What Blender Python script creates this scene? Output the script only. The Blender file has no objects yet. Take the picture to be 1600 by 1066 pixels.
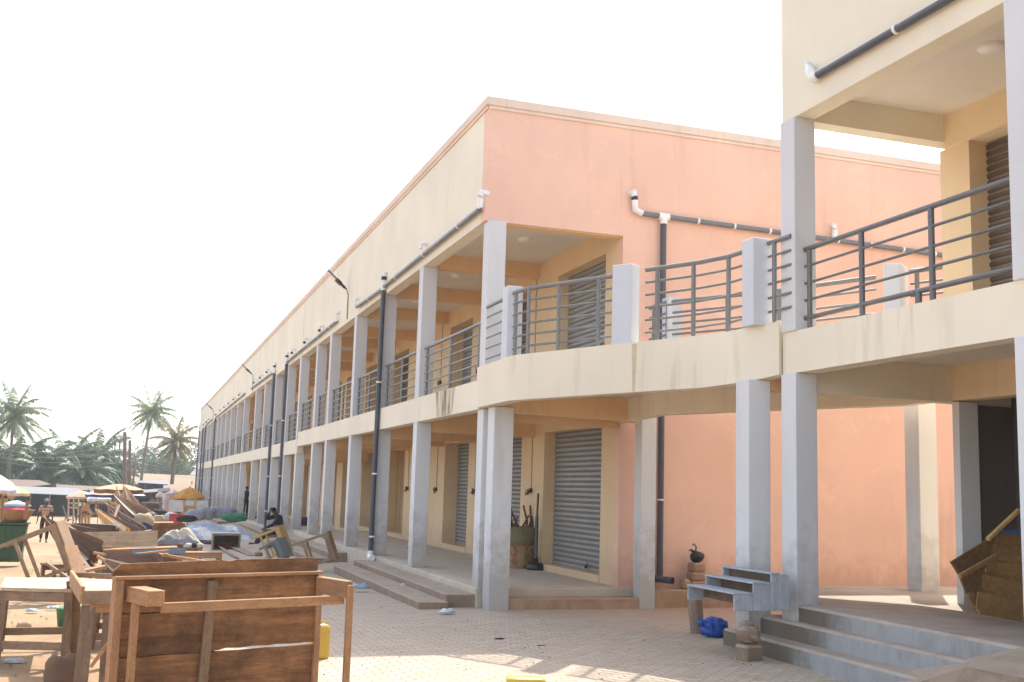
import bpy, bmesh, math, random
from mathutils import Vector, Matrix, Euler
R=math.radians
random.seed(7)
sc=bpy.context.scene
COL=sc.collection
# ---------------------------------------------------------------- camera
H=2.0
F,YAW,PITCH,ROLL=1697.1,R(18.747),R(7.845),R(1.710)
fw=Vector((math.sin(YAW)*math.cos(PITCH),math.cos(YAW)*math.cos(PITCH),math.sin(PITCH)))
r0=Vector((math.cos(YAW),-math.sin(YAW),0)); u0=r0.cross(fw)
rt=r0*math.cos(ROLL)+u0*math.sin(ROLL); up=-r0*math.sin(ROLL)+u0*math.cos(ROLL)
cam=bpy.data.cameras.new('camera'); co=bpy.data.objects.new('camera',cam); COL.objects.link(co)
mw=Matrix((rt,up,-fw)).transposed().to_4x4(); mw.translation=(0,0,H); co.matrix_world=mw
cam.sensor_width=36; cam.sensor_fit='HORIZONTAL'; cam.lens=36*F/1600; cam.clip_end=3000; cam.clip_start=.1
sc.camera=co
# ---------------------------------------------------------------- light
w=bpy.data.worlds.new('World'); sc.world=w; w.use_nodes=True
nt=w.node_tree; bg=nt.nodes['Background']; sky=nt.nodes.new('ShaderNodeTexSky')
sky.sky_type='NISHITA'; sky.sun_disc=False
SUNV=Vector((.46,.60,1)).normalized()
sky.sun_elevation=math.asin(SUNV.z); sky.sun_rotation=math.atan2(SUNV.x,SUNV.y)
sky.air_density=1.0; sky.dust_density=2.0; sky.ozone_density=.6
hs=nt.nodes.new('ShaderNodeHueSaturation'); hs.inputs['Saturation'].default_value=.62; nt.links.new(sky.outputs[0],hs.inputs['Color']); nt.links.new(hs.outputs[0],bg.inputs[0]); bg.inputs[1].default_value=.15
sl=bpy.data.lights.new('sun','SUN'); sl.energy=2.3; sl.angle=R(.7); sl.color=(1,.95,.87)
so=bpy.data.objects.new('sun',sl); COL.objects.link(so)
so.rotation_euler=SUNV.to_track_quat('Z','Y').to_euler(); so.location=(0,0,40)
sc.view_settings.view_transform='Standard'; sc.view_settings.look='None'; sc.view_settings.gamma=1
sc.view_settings.use_curve_mapping=False; sc.view_settings.exposure=1.53
sc.cycles.max_bounces=8; sc.cycles.diffuse_bounces=5

# ---------------------------------------------------------------- measuring helpers
def lerp(a,b,t): return a+(b-a)*t
def clamp(t,a=0,b=1): return max(a,min(b,t))
def gz(x,y):
    s=lerp(.0168,.0062,clamp((x-1.5)/4.0))
    return -s*max(0,y-13)
def ray(px,py): return fw+rt*((px-800)/F)+up*((533-py)/F)
def aY(px,py,Y):
    d=ray(px,py); t=Y/d.y; return Vector((0,0,H))+d*t
def aZ(px,py,z):
    d=ray(px,py); t=(z-H)/d.z; return Vector((0,0,H))+d*t
def gY(px,Y,dz=0):
    p=aY(px,760,Y); return Vector((p.x,Y,gz(p.x,Y)+dz))
# ---------------------------------------------------------------- mesh builder
class MB:
    def __init__(s): s.v=[]; s.f=[]; s.m=[]; s.sm=[]
    def add(s,vs,fs,mi=0,smooth=False):
        o=len(s.v); s.v+= [Vector(v) for v in vs]
        for f in fs: s.f.append([i+o for i in f]); s.m.append(mi); s.sm.append(smooth)
    def box(s,x0,x1,y0,y1,z0,z1,mi=0):
        s.add([(x0,y0,z0),(x1,y0,z0),(x1,y1,z0),(x0,y1,z0),(x0,y0,z1),(x1,y0,z1),(x1,y1,z1),(x0,y1,z1)],
              [(0,3,2,1),(4,5,6,7),(0,1,5,4),(1,2,6,5),(2,3,7,6),(3,0,4,7)],mi)
    def obox(s,c,ax,ay,az,mi=0):
        c=Vector(c);ax=Vector(ax);ay=Vector(ay);az=Vector(az); v=[]
        for k in (-1,1):
            for (i,j) in ((-1,-1),(1,-1),(1,1),(-1,1)): v.append(c+ax*i/2+ay*j/2+az*k/2)
        s.add(v,[(0,3,2,1),(4,5,6,7),(0,1,5,4),(1,2,6,5),(2,3,7,6),(3,0,4,7)],mi)
    def beam(s,p,q,w,h,mi=0,upv=(0,0,1),roll=0):
        p=Vector(p);q=Vector(q);d=q-p;L=d.length; d.normalize(); u=Vector(upv)
        if abs(d.dot(u))>.97: u=Vector((0,1,0))
        a=d.cross(u).normalized(); b=a.cross(d).normalized()
        if roll: 
            Q=Matrix.Rotation(roll,3,d); a=Q@a; b=Q@b
        s.obox((p+q)/2,a*w,d*L,b*h,mi)
    def prism(s,poly,z0,z1,mi=0):
        n=len(poly)
        zz0=z0 if hasattr(z0,'__len__') else [z0]*n
        zz1=z1 if hasattr(z1,'__len__') else [z1]*n
        v=[(p[0],p[1],zz0[i]) for i,p in enumerate(poly)]+[(p[0],p[1],zz1[i]) for i,p in enumerate(poly)]
        f=[tuple(range(n-1,-1,-1)),tuple(range(n,2*n))]+[(i,(i+1)%n,n+(i+1)%n,n+i) for i in range(n)]
        s.add(v,f,mi)
    def tube(s,pts,r,n=8,mi=0,caps=True,smooth=True,sx=1):
        pts=[Vector(p) for p in pts]; rs=r if hasattr(r,'__len__') else [r]*len(pts)
        vs=[];fs=[]; ref=None
        for i,p in enumerate(pts):
            d=(pts[min(i+1,len(pts)-1)]-pts[max(i-1,0)])
            if d.length<1e-6: d=Vector((0,0,1))
            d.normalize()
            if ref is None: ref=Vector((0,0,1)) if abs(d.z)<.9 else Vector((1,0,0))
            a=d.cross(ref); 
            if a.length<1e-3: a=d.cross(Vector((0,1,0)))
            a.normalize(); b=a.cross(d); ref=b if abs(d.dot(b))<.9 else ref
            for k in range(n):
                t=2*math.pi*k/n; vs.append(p+(a*math.cos(t)*sx+b*math.sin(t))*rs[i])
        for i in range(len(pts)-1):
            for k in range(n):
                fs.append((i*n+k,i*n+(k+1)%n,(i+1)*n+(k+1)%n,(i+1)*n+k))
        s.add(vs,fs,mi,smooth)
        if caps:
            s.add(vs[:n],[tuple(range(n-1,-1,-1))],mi); s.add(vs[-n:],[tuple(range(n))],mi)
    def lathe(s,prof,c=(0,0,0),n=20,mi=0,smooth=True,wob=None):
        c=Vector(c); vs=[];fs=[]
        for i,(r,z) in enumerate(prof):
            for k in range(n):
                t=2*math.pi*k/n; rr=r*(wob(t,z) if wob else 1)
                vs.append(c+Vector((rr*math.cos(t),rr*math.sin(t),z)))
        for i in range(len(prof)-1):
            for k in range(n): fs.append((i*n+k,i*n+(k+1)%n,(i+1)*n+(k+1)%n,(i+1)*n+k))
        s.add(vs,fs,mi,smooth)
    def blob(s,c,rx,ry,rz,seed=0,amp=.15,n=14,mi=0,smooth=True,flat=None,fr=1.5,sq=1.0):
        from mathutils import noise
        vs=[];fs=[];m=n//2+1;c=Vector(c)
        for i in range(m+1):
            a=math.pi*i/m
            for k in range(n):
                t=2*math.pi*k/n; d=Vector((math.sin(a)*math.cos(t),math.sin(a)*math.sin(t),math.cos(a)))
                dn=Vector([math.copysign(abs(q)**sq,q) for q in d]); d0=d; d=dn
                k_=1+amp*noise.noise(d*fr+Vector((seed*7.3,seed*1.7,0)))*1.6
                p=Vector((d.x*rx,d.y*ry,d.z*rz))*k_
                if flat is not None: p.z=max(p.z,-flat)
                vs.append(c+p)
        for i in range(m):
            for k in range(n): fs.append((i*n+k,(i+1)*n+k,(i+1)*n+(k+1)%n,i*n+(k+1)%n))
        s.add(vs,fs,mi,smooth)
    def build(s,name,mats,parent=None,loc=None,world=True,bevel=0,merge=False):
        me=bpy.data.meshes.new(name)
        off=Vector((0,0,0))
        if parent is not None and world: off=wloc(parent)
        elif loc is not None and world: off=Vector(loc)
        me.from_pydata([v-off for v in s.v],[],s.f)
        if not isinstance(mats,(list,tuple)): mats=[mats]
        for m in mats: me.materials.append(m)
        me.polygons.foreach_set('material_index',s.m); me.polygons.foreach_set('use_smooth',s.sm)
        if merge:
            b=bmesh.new(); b.from_mesh(me); bmesh.ops.remove_doubles(b,verts=b.verts,dist=1e-4)
            bmesh.ops.recalc_face_normals(b,faces=b.faces); b.to_mesh(me); b.free()
        me.update()
        o=bpy.data.objects.new(name,me); COL.objects.link(o)
        if parent is not None: o.parent=parent
        elif loc is not None: o.location=loc
        if bevel:
            md=o.modifiers.new('bevel','BEVEL'); md.width=bevel; md.segments=1; md.limit_method='ANGLE'
        return o
def wloc(o):
    p=Vector(o.location)
    while o.parent is not None:
        o=o.parent; p=p+Vector(o.location)
    return p
def empty(name,label,cat,loc=(0,0,0),rz=0,group=None):
    o=bpy.data.objects.new(name,None); COL.objects.link(o); o.location=loc; o.rotation_euler=(0,0,rz)
    o.empty_display_size=.2
    o['label']=label; o['category']=cat
    if group: o['group']=group
    return o
def tag(o,label,cat,group=None):
    o['label']=label; o['category']=cat
    if group: o['group']=group
    return o
def copy_tree(o,parent=None,label=None):
    c=o.copy(); COL.objects.link(c)
    if parent is not None: c.parent=parent
    if label: c['label']=label
    for ch in list(o.children): copy_tree(ch,c)
    return c
# ---------------------------------------------------------------- materials
def mat(name,rough=.8,metal=0):
    m=bpy.data.materials.new(name); m.use_nodes=True; b=m.node_tree.nodes['Principled BSDF']
    b.inputs['Roughness'].default_value=rough; b.inputs['Metallic'].default_value=metal
    return m,m.node_tree,b
def N(nt,t,**k):
    n=nt.nodes.new(t)
    for a,v in k.items():
        if a in ('loc',): continue
        setattr(n,a,v)
    return n
def ramp(nt,src,stops):
    r=nt.nodes.new('ShaderNodeValToRGB'); e=r.color_ramp.elements
    while len(e)>1: e.remove(e[-1])
    e[0].position=stops[0][0]; e[0].color=(*stops[0][1],1) if len(stops[0][1])==3 else stops[0][1]
    for p,c in stops[1:]:
        x=e.new(p); x.color=(*c,1)
    nt.links.new(src,r.inputs[0]); return r.outputs[0]
def noise(nt,vec,scale,detail=4,rough=.55,dist=0):
    n=nt.nodes.new('ShaderNodeTexNoise'); n.inputs['Scale'].default_value=scale; n.inputs['Detail'].default_value=detail
    n.inputs['Roughness'].default_value=rough; n.inputs['Distortion'].default_value=dist
    if vec is not None: nt.links.new(vec,n.inputs['Vector'])
    return n.outputs['Fac']
def mapping(nt,vec,scale=(1,1,1),rot=(0,0,0)):
    m=nt.nodes.new('ShaderNodeMapping'); m.inputs['Scale'].default_value=scale; m.inputs['Rotation'].default_value=rot
    nt.links.new(vec,m.inputs['Vector']); return m.outputs[0]
def mix(nt,f,a,b,mode='MIX'):
    m=nt.nodes.new('ShaderNodeMix'); m.data_type='RGBA'; m.blend_type=mode
    for i,v in ((0,f),(6,a),(7,b)):
        if hasattr(v,'is_output'): nt.links.new(v,m.inputs[i])
        elif isinstance(v,(int,float)): m.inputs[i].default_value=v
        else: m.inputs[i].default_value=(*v,1)
    return m.outputs[2]
def mathn(nt,op,a,b=0,c=None):
    m=nt.nodes.new('ShaderNodeMath'); m.operation=op
    for i,v in enumerate((a,b,c)):
        if v is None: continue
        if hasattr(v,'is_output'): nt.links.new(v,m.inputs[i])
        else: m.inputs[i].default_value=v
    return m.outputs[0]
def bump(nt,b,h,strength=.3,dist=.02):
    n=nt.nodes.new('ShaderNodeBump'); n.inputs['Strength'].default_value=strength; n.inputs['Distance'].default_value=dist
    nt.links.new(h,n.inputs['Height']); nt.links.new(n.outputs[0],b.inputs['Normal'])
def world_pos(nt): return nt.nodes.new('ShaderNodeNewGeometry').outputs['Position']
def objc(nt): return nt.nodes.new('ShaderNodeTexCoord').outputs['Object']
def mul(c,k): return tuple(min(1,x*k) for x in c)

def plaster(name,c,dirt=(.30,.24,.18),streak=.25,dirt_z=None,dirt_amt=.6,var=.09,rough=.85,patch=.0):
    """painted render: colour drift, run-off streaks, scuffed dirt band near the floor (dirt_z=(z0,z1))"""
    m,nt,b=mat(name,rough); P=world_pos(nt)
    n1=noise(nt,P,.55,5,.6); n2=noise(nt,P,9,3,.6)
    col=mix(nt,ramp(nt,n1,[(.3,(0,0,0)),(.72,(1,1,1))]),mul(c,1-var),mul(c,1+var*.6))
    st=noise(nt,mapping(nt,P,(4.2,4.2,.35)),1,6,.65)
    big=noise(nt,P,.35,2)
    f=mathn(nt,'MULTIPLY',ramp(nt,st,[(.52,(0,0,0)),(.74,(1,1,1))]),ramp(nt,big,[(.42,(0,0,0)),(.65,(1,1,1))]))
    f=mathn(nt,'MULTIPLY',f,streak); col=mix(nt,f,col,dirt)
    if patch:
        pn=noise(nt,P,1.7,6,.7,.6); f=mathn(nt,'MULTIPLY',ramp(nt,pn,[(.58,(0,0,0)),(.63,(1,1,1))]),patch); col=mix(nt,f,col,mul(c,1.18))
    if dirt_z:
        sp=nt.nodes.new('ShaderNodeSeparateXYZ'); nt.links.new(P,sp.inputs[0])
        mr=nt.nodes.new('ShaderNodeMapRange'); mr.inputs[1].default_value=dirt_z[0]; mr.inputs[2].default_value=dirt_z[1]
        mr.inputs[3].default_value=1; mr.inputs[4].default_value=0; nt.links.new(sp.outputs[2],mr.inputs[0])
        n3=noise(nt,P,3.1,6,.7); g=mathn(nt,'MULTIPLY_ADD',mr.outputs[0],.75,mathn(nt,'SUBTRACT',n3,.5))
        f=mathn(nt,'MULTIPLY',ramp(nt,g,[(.22,(0,0,0)),(.62,(1,1,1))]),dirt_amt); col=mix(nt,f,col,dirt)
    nt.links.new(col,b.inputs['Base Color'])
    bump(nt,b,mathn(nt,'ADD',mathn(nt,'MULTIPLY',noise(nt,P,1.4,3),1.2),mathn(nt,'MULTIPLY',n2,.25)),.35,.012)
    return m
def concrete(name,c,c2,scale=2.5,rough=.9,side=None,bs=.4):
    m,nt,b=mat(name,rough); P=world_pos(nt)
    n1=noise(nt,P,scale,7,.65); n2=noise(nt,P,scale*9,5,.7); n3=noise(nt,P,scale*.25,3)
    col=mix(nt,ramp(nt,n1,[(.32,(0,0,0)),(.68,(1,1,1))]),c,c2)
    col=mix(nt,mathn(nt,'MULTIPLY',ramp(nt,n2,[(.5,(0,0,0)),(.8,(1,1,1))]),.35),col,mul(c,.5))
    col=mix(nt,mathn(nt,'MULTIPLY',ramp(nt,n3,[(.4,(0,0,0)),(.65,(1,1,1))]),.3),col,mul(c2,1.15))
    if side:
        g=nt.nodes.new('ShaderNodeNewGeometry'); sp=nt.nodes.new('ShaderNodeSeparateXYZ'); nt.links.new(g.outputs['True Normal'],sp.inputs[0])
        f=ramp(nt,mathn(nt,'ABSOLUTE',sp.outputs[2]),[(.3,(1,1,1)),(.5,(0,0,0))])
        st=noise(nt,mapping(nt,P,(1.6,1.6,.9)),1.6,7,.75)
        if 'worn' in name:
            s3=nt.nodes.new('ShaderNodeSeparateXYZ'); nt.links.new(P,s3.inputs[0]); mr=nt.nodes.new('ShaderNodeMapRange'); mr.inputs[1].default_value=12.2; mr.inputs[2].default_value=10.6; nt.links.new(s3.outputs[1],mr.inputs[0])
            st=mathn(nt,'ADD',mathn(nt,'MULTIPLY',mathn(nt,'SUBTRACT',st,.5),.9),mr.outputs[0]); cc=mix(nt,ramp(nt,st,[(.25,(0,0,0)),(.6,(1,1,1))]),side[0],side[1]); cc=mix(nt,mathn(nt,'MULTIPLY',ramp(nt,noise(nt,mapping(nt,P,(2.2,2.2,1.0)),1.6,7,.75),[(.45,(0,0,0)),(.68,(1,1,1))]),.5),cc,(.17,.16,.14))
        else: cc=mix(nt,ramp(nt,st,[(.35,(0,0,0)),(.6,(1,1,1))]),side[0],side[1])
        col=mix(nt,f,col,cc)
    nt.links.new(col,b.inputs['Base Color']); bump(nt,b,mathn(nt,'ADD',n1,mathn(nt,'MULTIPLY',n2,.5)),bs,.01)
    return m
def wood(name,c,c2,axis='x',rough=.75,sc_=1,dark=.35):
    m,nt,b=mat(name,rough); P=objc(nt)
    oi=nt.nodes.new('ShaderNodeObjectInfo')
    va=nt.nodes.new('ShaderNodeVectorMath'); va.operation='ADD'; nt.links.new(P,va.inputs[0])
    cx=nt.nodes.new('ShaderNodeCombineXYZ'); nt.links.new(mathn(nt,'MULTIPLY',oi.outputs['Random'],37),cx.inputs[1]); nt.links.new(cx.outputs[0],va.inputs[1])
    s={'x':(1,11,11),'y':(11,1,11),'z':(11,11,1)}[axis]
    V=mapping(nt,va.outputs[0],s)
    g=noise(nt,V,1.6*sc_,7,.68,.6); k=noise(nt,va.outputs[0],2.2,5,.65); kn=noise(nt,mapping(nt,va.outputs[0],tuple(1 if q==1 else 3 for q in s)),2.6,6,.75,2.2)
    col=mix(nt,ramp(nt,g,[(.30,(0,0,0)),(.62,(1,1,1))]),c,c2)
    col=mix(nt,mathn(nt,'MULTIPLY',ramp(nt,k,[(.42,(0,0,0)),(.7,(1,1,1))]),dark),col,mul(c,.35))
    col=mix(nt,mathn(nt,'MULTIPLY',ramp(nt,kn,[(.475,(0,0,0)),(.5,(1,1,1)),(.525,(0,0,0))]),.45),col,mul(c,.25))
    nt.links.new(col,b.inputs['Base Color']); bump(nt,b,g,.35,.004)
    return m
def simple(name,c,rough=.7,metal=0,var=.12,scale=6,bs=0,spec=None):
    m,nt,b=mat(name,rough,metal); P=objc(nt); n=noise(nt,P,scale,5,.6)
    nt.links.new(mix(nt,n,mul(c,1-var*2),mul(c,1+var)),b.inputs['Base Color'])
    if bs: bump(nt,b,n,bs,.02)
    return m
def fabric(name,c,c2=None,rough=.9,scale=3,trans=0):
    c2=c2 or mul(c,.75)
    m,nt,b=mat(name,rough); P=objc(nt); n=noise(nt,P,scale,5,.6,.5)
    nt.links.new(mix(nt,ramp(nt,n,[(.35,(0,0,0)),(.65,(1,1,1))]),c2,c),b.inputs['Base Color']); bump(nt,b,noise(nt,P,scale*3,5,.7,1),.5,.02)
    return m
CREAM=(.80,.66,.45); CREAM2=(.78,.58,.37); PINK=(.83,.43,.285)
M={}
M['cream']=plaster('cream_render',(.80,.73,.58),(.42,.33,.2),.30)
M['cream_band']=plaster('cream_band_render',(.80,.72,.57),(.36,.29,.19),.6)
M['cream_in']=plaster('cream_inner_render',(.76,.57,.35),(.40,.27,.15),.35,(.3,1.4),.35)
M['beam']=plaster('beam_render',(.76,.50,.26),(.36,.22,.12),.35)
M['pink']=plaster('salmon_render',(.82,.52,.395),(.50,.28,.19),.35,(.2,1.3),.55,patch=.3)
M['coping']=plaster('coping_render',(.76,.60,.49),(.38,.27,.2),.3)
M['col']=plaster('grey_paint_column',(.67,.675,.68),(.30,.25,.20),.3,(.1,2.2),.6,var=.06)
M['colup']=plaster('grey_paint_upper',(.64,.64,.65),(.30,.27,.24),.25,var=.06)
M['post']=plaster('white_paint_post',(.62,.64,.68),(.36,.33,.27),.6,var=.07)
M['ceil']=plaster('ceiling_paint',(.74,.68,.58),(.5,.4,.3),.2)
M['dark_in']=plaster('shade_dark_inner_wall',(.12,.10,.085),(.05,.05,.05),.2)  # shade of the stair opening put into the wall colour
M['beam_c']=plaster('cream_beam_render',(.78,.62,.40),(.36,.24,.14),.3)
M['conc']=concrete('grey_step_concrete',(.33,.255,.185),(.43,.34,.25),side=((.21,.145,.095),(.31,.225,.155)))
M['floor']=concrete('arcade_floor_concrete',(.46,.385,.30),(.57,.48,.38))
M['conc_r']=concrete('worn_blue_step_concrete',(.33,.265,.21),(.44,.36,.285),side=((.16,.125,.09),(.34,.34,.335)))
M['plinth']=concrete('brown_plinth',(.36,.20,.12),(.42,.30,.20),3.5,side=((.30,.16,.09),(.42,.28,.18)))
M['rail']=simple('grey_rail_paint',(.21,.205,.195),.45,.3,.1,8)
M['rail_dk']=simple('dark_rail_paint',(.15,.145,.15),.4,.3,.1,8)
M['pipe']=simple('dark_grey_pvc',(.07,.075,.095),.4,0,.12,4)
M['pipe_g']=simple('grey_pvc',(.18,.185,.21),.4,0,.12,4)
M['pvc_w']=simple('white_pvc',(.85,.83,.80),.35,0,.05,4)
M['shut']=simple('shutter_slat_metal',(.30,.345,.38),.45,.25,.15,3)
M['shut_d']=simple('shutter_groove_shade_dust',(.25,.185,.13),.8,0,.2,8)  # groove shadow and dust painted together as one brown
M['shut_b']=simple('brown_shutter',(.11,.08,.06),.6,.1,.2,3)
M['door']=wood('tan_door_wood',(.36,.22,.10),(.45,.29,.14),'z')
M['black']=simple('black_plastic',(.015,.015,.017),.4)
M['wood_dx']=wood('dark_plank_x',(.16,.07,.027),(.36,.175,.07),'x',dark=.85)
M['wood_dz']=wood('dark_wood_z',(.30,.135,.05),(.42,.21,.09),'z')
M['wood_x']=wood('brown_wood_x',(.34,.17,.075),(.48,.27,.13),'x')
M['wood_y']=wood('brown_wood_y',(.34,.17,.075),(.48,.27,.13),'y')
M['wood_z']=wood('brown_wood_z',(.33,.17,.08),(.46,.26,.13),'z')
M['wood_gx']=wood('grey_brown_wood_x',(.25,.155,.09),(.36,.25,.16),'x')
M['wood_gz']=wood('grey_brown_wood_z',(.17,.105,.06),(.27,.18,.11),'z')
M['pale_x']=wood('pale_weathered_wood',(.42,.31,.20),(.58,.45,.31),'x')
M['olive']=wood('yellow_brown_board',(.27,.145,.05),(.42,.25,.10),'y')
M['olive_d']=wood('stained_ply',(.15,.08,.035),(.27,.155,.065),'y')
M['yel_wood']=wood('yellow_wood',(.50,.31,.10),(.62,.42,.17),'z')
M['bluegrey']=wood('blue_grey_painted_wood',(.36,.39,.43),(.46,.49,.53),'z',.6,1,.25)
M['bluegrey_d']=wood('raw_underside_wood',(.12,.08,.05),(.18,.12,.08),'y')
M['slate']=simple('slate_painted_wood',(.16,.18,.19),.6,0,.15,5)
M['blue_paint']=simple('blue_painted_board',(.13,.25,.38),.6,0,.15,5)
M['foliage']=None
# ================================================================ GROUND
def gz(x,y):
    s=lerp(.0168,.0062,clamp((x-1.5)/4.0))
    return -s*max(0,min(y,135)-13)
def sheet(xs,ys,dz):
    b=MB(); n=len(xs)
    vs=[(x,y,gz(x,y)+dz) for y in ys for x in xs]
    fs=[(j*n+i,j*n+i+1,(j+1)*n+i+1,(j+1)*n+i) for j in range(len(ys)-1) for i in range(n-1)]
    b.add(vs,fs,0,True); return b
m,t,b=mat('laterite_dirt',.95); P=world_pos(t)
n1=noise(t,P,.35,7,.65); n2=noise(t,P,6,6,.7); n3=noise(t,P,40,4,.7); n4=noise(t,mapping(t,P,(1.2,.35,1)),.8,5,.6)
c=mix(t,ramp(t,n1,[(.35,(0,0,0)),(.65,(1,1,1))]),(.29,.175,.085),(.37,.24,.13))
c=mix(t,mathn(t,'MULTIPLY',ramp(t,n4,[(.45,(0,0,0)),(.62,(1,1,1))]),.5),c,(.42,.30,.18))
c=mix(t,mathn(t,'MULTIPLY',ramp(t,n2,[(.56,(0,0,0)),(.72,(1,1,1))]),.5),c,(.22,.125,.07))
c=mix(t,mathn(t,'MULTIPLY',ramp(t,n3,[(.60,(0,0,0)),(.7,(1,1,1))]),.5),c,(.14,.085,.05))
t.links.new(c,b.inputs['Base Color']); bump(t,b,mathn(t,'ADD',n2,mathn(t,'MULTIPLY',n3,.3)),.6,.03); M['dirt']=m
xs=[-900,-300,-120,-60]+[-40+2*i for i in range(20)]+[0,.5,1,1.5,2,2.5,3,3.5,4,4.5,5,5.5,6,7,9,14,30,60,120,300,900]
ys=[-60,-20,-5,0,5,9,11,13]+[15+5*i for i in range(24)]+[135,160,300,700,1500]
o=sheet(xs,ys,0).build('ground',M['dirt']); o['kind']='structure'
# pavers
m,t,b=mat('interlocking_pavers',.9); P=world_pos(t)
nd=t.nodes.new('ShaderNodeTexNoise'); nd.inputs['Scale'].default_value=2.2; nd.inputs['Detail'].default_value=2; t.links.new(P,nd.inputs['Vector'])
va=t.nodes.new('ShaderNodeVectorMath'); va.operation='MULTIPLY_ADD'; t.links.new(nd.outputs['Color'],va.inputs[0]); va.inputs[1].default_value=(.05,.05,0); t.links.new(P,va.inputs[2])
sp=t.nodes.new('ShaderNodeSeparateXYZ'); t.links.new(va.outputs[0],sp.inputs[0])
zig=mathn(t,'MULTIPLY',mathn(t,'PINGPONG',sp.outputs[0],.055),.42)
cb=t.nodes.new('ShaderNodeCombineXYZ'); t.links.new(sp.outputs[0],cb.inputs[0]); t.links.new(mathn(t,'ADD',sp.outputs[1],zig),cb.inputs[1])
br=t.nodes.new('ShaderNodeTexBrick'); t.links.new(cb.outputs[0],br.inputs['Vector'])
br.inputs['Scale'].default_value=1; br.inputs['Brick Width'].default_value=.225; br.inputs['Row Height'].default_value=.115; br.inputs['Mortar Size'].default_value=.009; br.inputs['Mortar Smooth'].default_value=.3
br.inputs['Color1'].default_value=(.42,.345,.26,1); br.inputs['Color2'].default_value=(.53,.435,.33,1); br.inputs['Mortar'].default_value=(.23,.175,.125,1)
n1=noise(t,P,.6,6,.65); n2=noise(t,P,14,5,.7); n5=noise(t,P,2.3,6,.7)
c=mix(t,mathn(t,'MULTIPLY',ramp(t,n1,[(.38,(0,0,0)),(.62,(1,1,1))]),.62),br.outputs['Color'],(.44,.34,.25))
c=mix(t,mathn(t,'MULTIPLY',ramp(t,n2,[(.55,(0,0,0)),(.75,(1,1,1))]),.4),c,(.25,.19,.14))
c=mix(t,mathn(t,'MULTIPLY',ramp(t,n5,[(.56,(0,0,0)),(.70,(1,1,1))]),.4),c,(.27,.215,.165))
# blown sand toward the dirt side
spx=t.nodes.new('ShaderNodeSeparateXYZ'); t.links.new(P,spx.inputs[0])
mr=t.nodes.new('ShaderNodeMapRange'); mr.inputs[1].default_value=.2; mr.inputs[2].default_value=2.6; mr.inputs[3].default_value=1; mr.inputs[4].default_value=0; t.links.new(spx.outputs[0],mr.inputs[0])
g=mathn(t,'ADD',mr.outputs[0],mathn(t,'SUBTRACT',noise(t,P,.9,5),.5))
c=mix(t,ramp(t,g,[(.4,(0,0,0)),(.72,(1,1,1))]),c,(.46,.30,.185))
mr2=t.nodes.new('ShaderNodeMapRange'); mr2.inputs[1].default_value=14.5; mr2.inputs[2].default_value=19.5; t.links.new(spx.outputs[1],mr2.inputs[0])
mr3=t.nodes.new('ShaderNodeMapRange'); mr3.inputs[1].default_value=5.8; mr3.inputs[2].default_value=9; t.links.new(spx.outputs[0],mr3.inputs[0])
g=mathn(t,'MULTIPLY',mathn(t,'MULTIPLY',mr2.outputs[0],mr3.outputs[0]),mathn(t,'ADD',noise(t,P,1.5,5),.2))
c=mix(t,ramp(t,g,[(.1,(0,0,0)),(.6,(1,1,1))]),c,(.42,.24,.155))
t.links.new(c,b.inputs['Base Color'])
bump(t,b,mathn(t,'SUBTRACT',mathn(t,'MULTIPLY',n2,.35),br.outputs['Fac']),.5,.008); M['paver']=m
xs=[.7+.5*i for i in range(11)]+[6.5,8,9,10,12,16,22]
ys=[-6,0,5,9,11,13]+[15+5*i for i in range(20)]+[115,119]
bb=sheet(xs,ys,.012)
o=bb.build('pavement',M['paver']); o['kind']='structure'

# ================================================================ SHOP BLOCK (long)
X0,XI,Y0,YJ,YE=5.72,8.5,18.6,41.9,113.8
ZF,ZFF=.31,.07      # floor near / far segment
B=empty('shop_block','long two storey cream and salmon shop block running away to the palms','building',(5.72,18.6,0))
near=[18.62,23.15,27.15,30.9,35.15,38.0]
far=[42.05,45.8,50.1,54.5,58.8,65.4,70.0,74.7,79.0,83.5,87.4,91.4,95.7,100.2,103.8,107.2,110.4,113.4]
ZL,ZR=6.9,9.1
# upper front wall + parapet
b=MB(); b.box(X0,X0+.28,Y0+.25,YE,ZL,ZR); fw_=b.build('front_wall',M['cream'],B)
b=MB(); b.box(X0-.004,X0,57.93,57.98,ZL,ZR,0); b.box(X0-.004,X0,41.9,41.93,ZL,ZR,0); b.box(X0-.004,X0,86,86.05,ZL,ZR,0); b.build('expansion_joint',simple('joint_filler',(.35,.30,.22)),B)
# salmon end wall with arcade openings
b=MB(); b.box(X0,26,Y0,Y0+.25,ZL,ZR); b.box(XI,26,Y0,Y0+.25,0,ZL); b.box(X0+.281,XI,Y0,Y0+.25,3.44,3.96)
b.build('end_wall',M['pink'],B)
b=MB(); b.box(X0,26,YE-.25,YE,ZL,ZR); b.box(XI+.3,26,YE-.25,YE,-1,ZL); b.box(26,26.2,Y0,YE,-1,ZR); b.build('rear_wall',M['pink'],B)
b=MB(); b.box(X0-.05,X0+.33,Y0-.05,YE+.05,ZR,ZR+.17); b.box(X0+.33,26.2,Y0-.05,Y0+.33,ZR,ZR+.17); b.box(X0-.028,X0,Y0,YE,ZR-.07,ZR); b.box(X0,26.2,Y0-.028,Y0,ZR-.07,ZR)
b.build('coping',M['coping'],B,bevel=.012)
b=MB(); b.box(X0+.28,26,Y0+.25,YE-.25,8.5,8.7); b.build('roof_slab',M['conc'],B)
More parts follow.
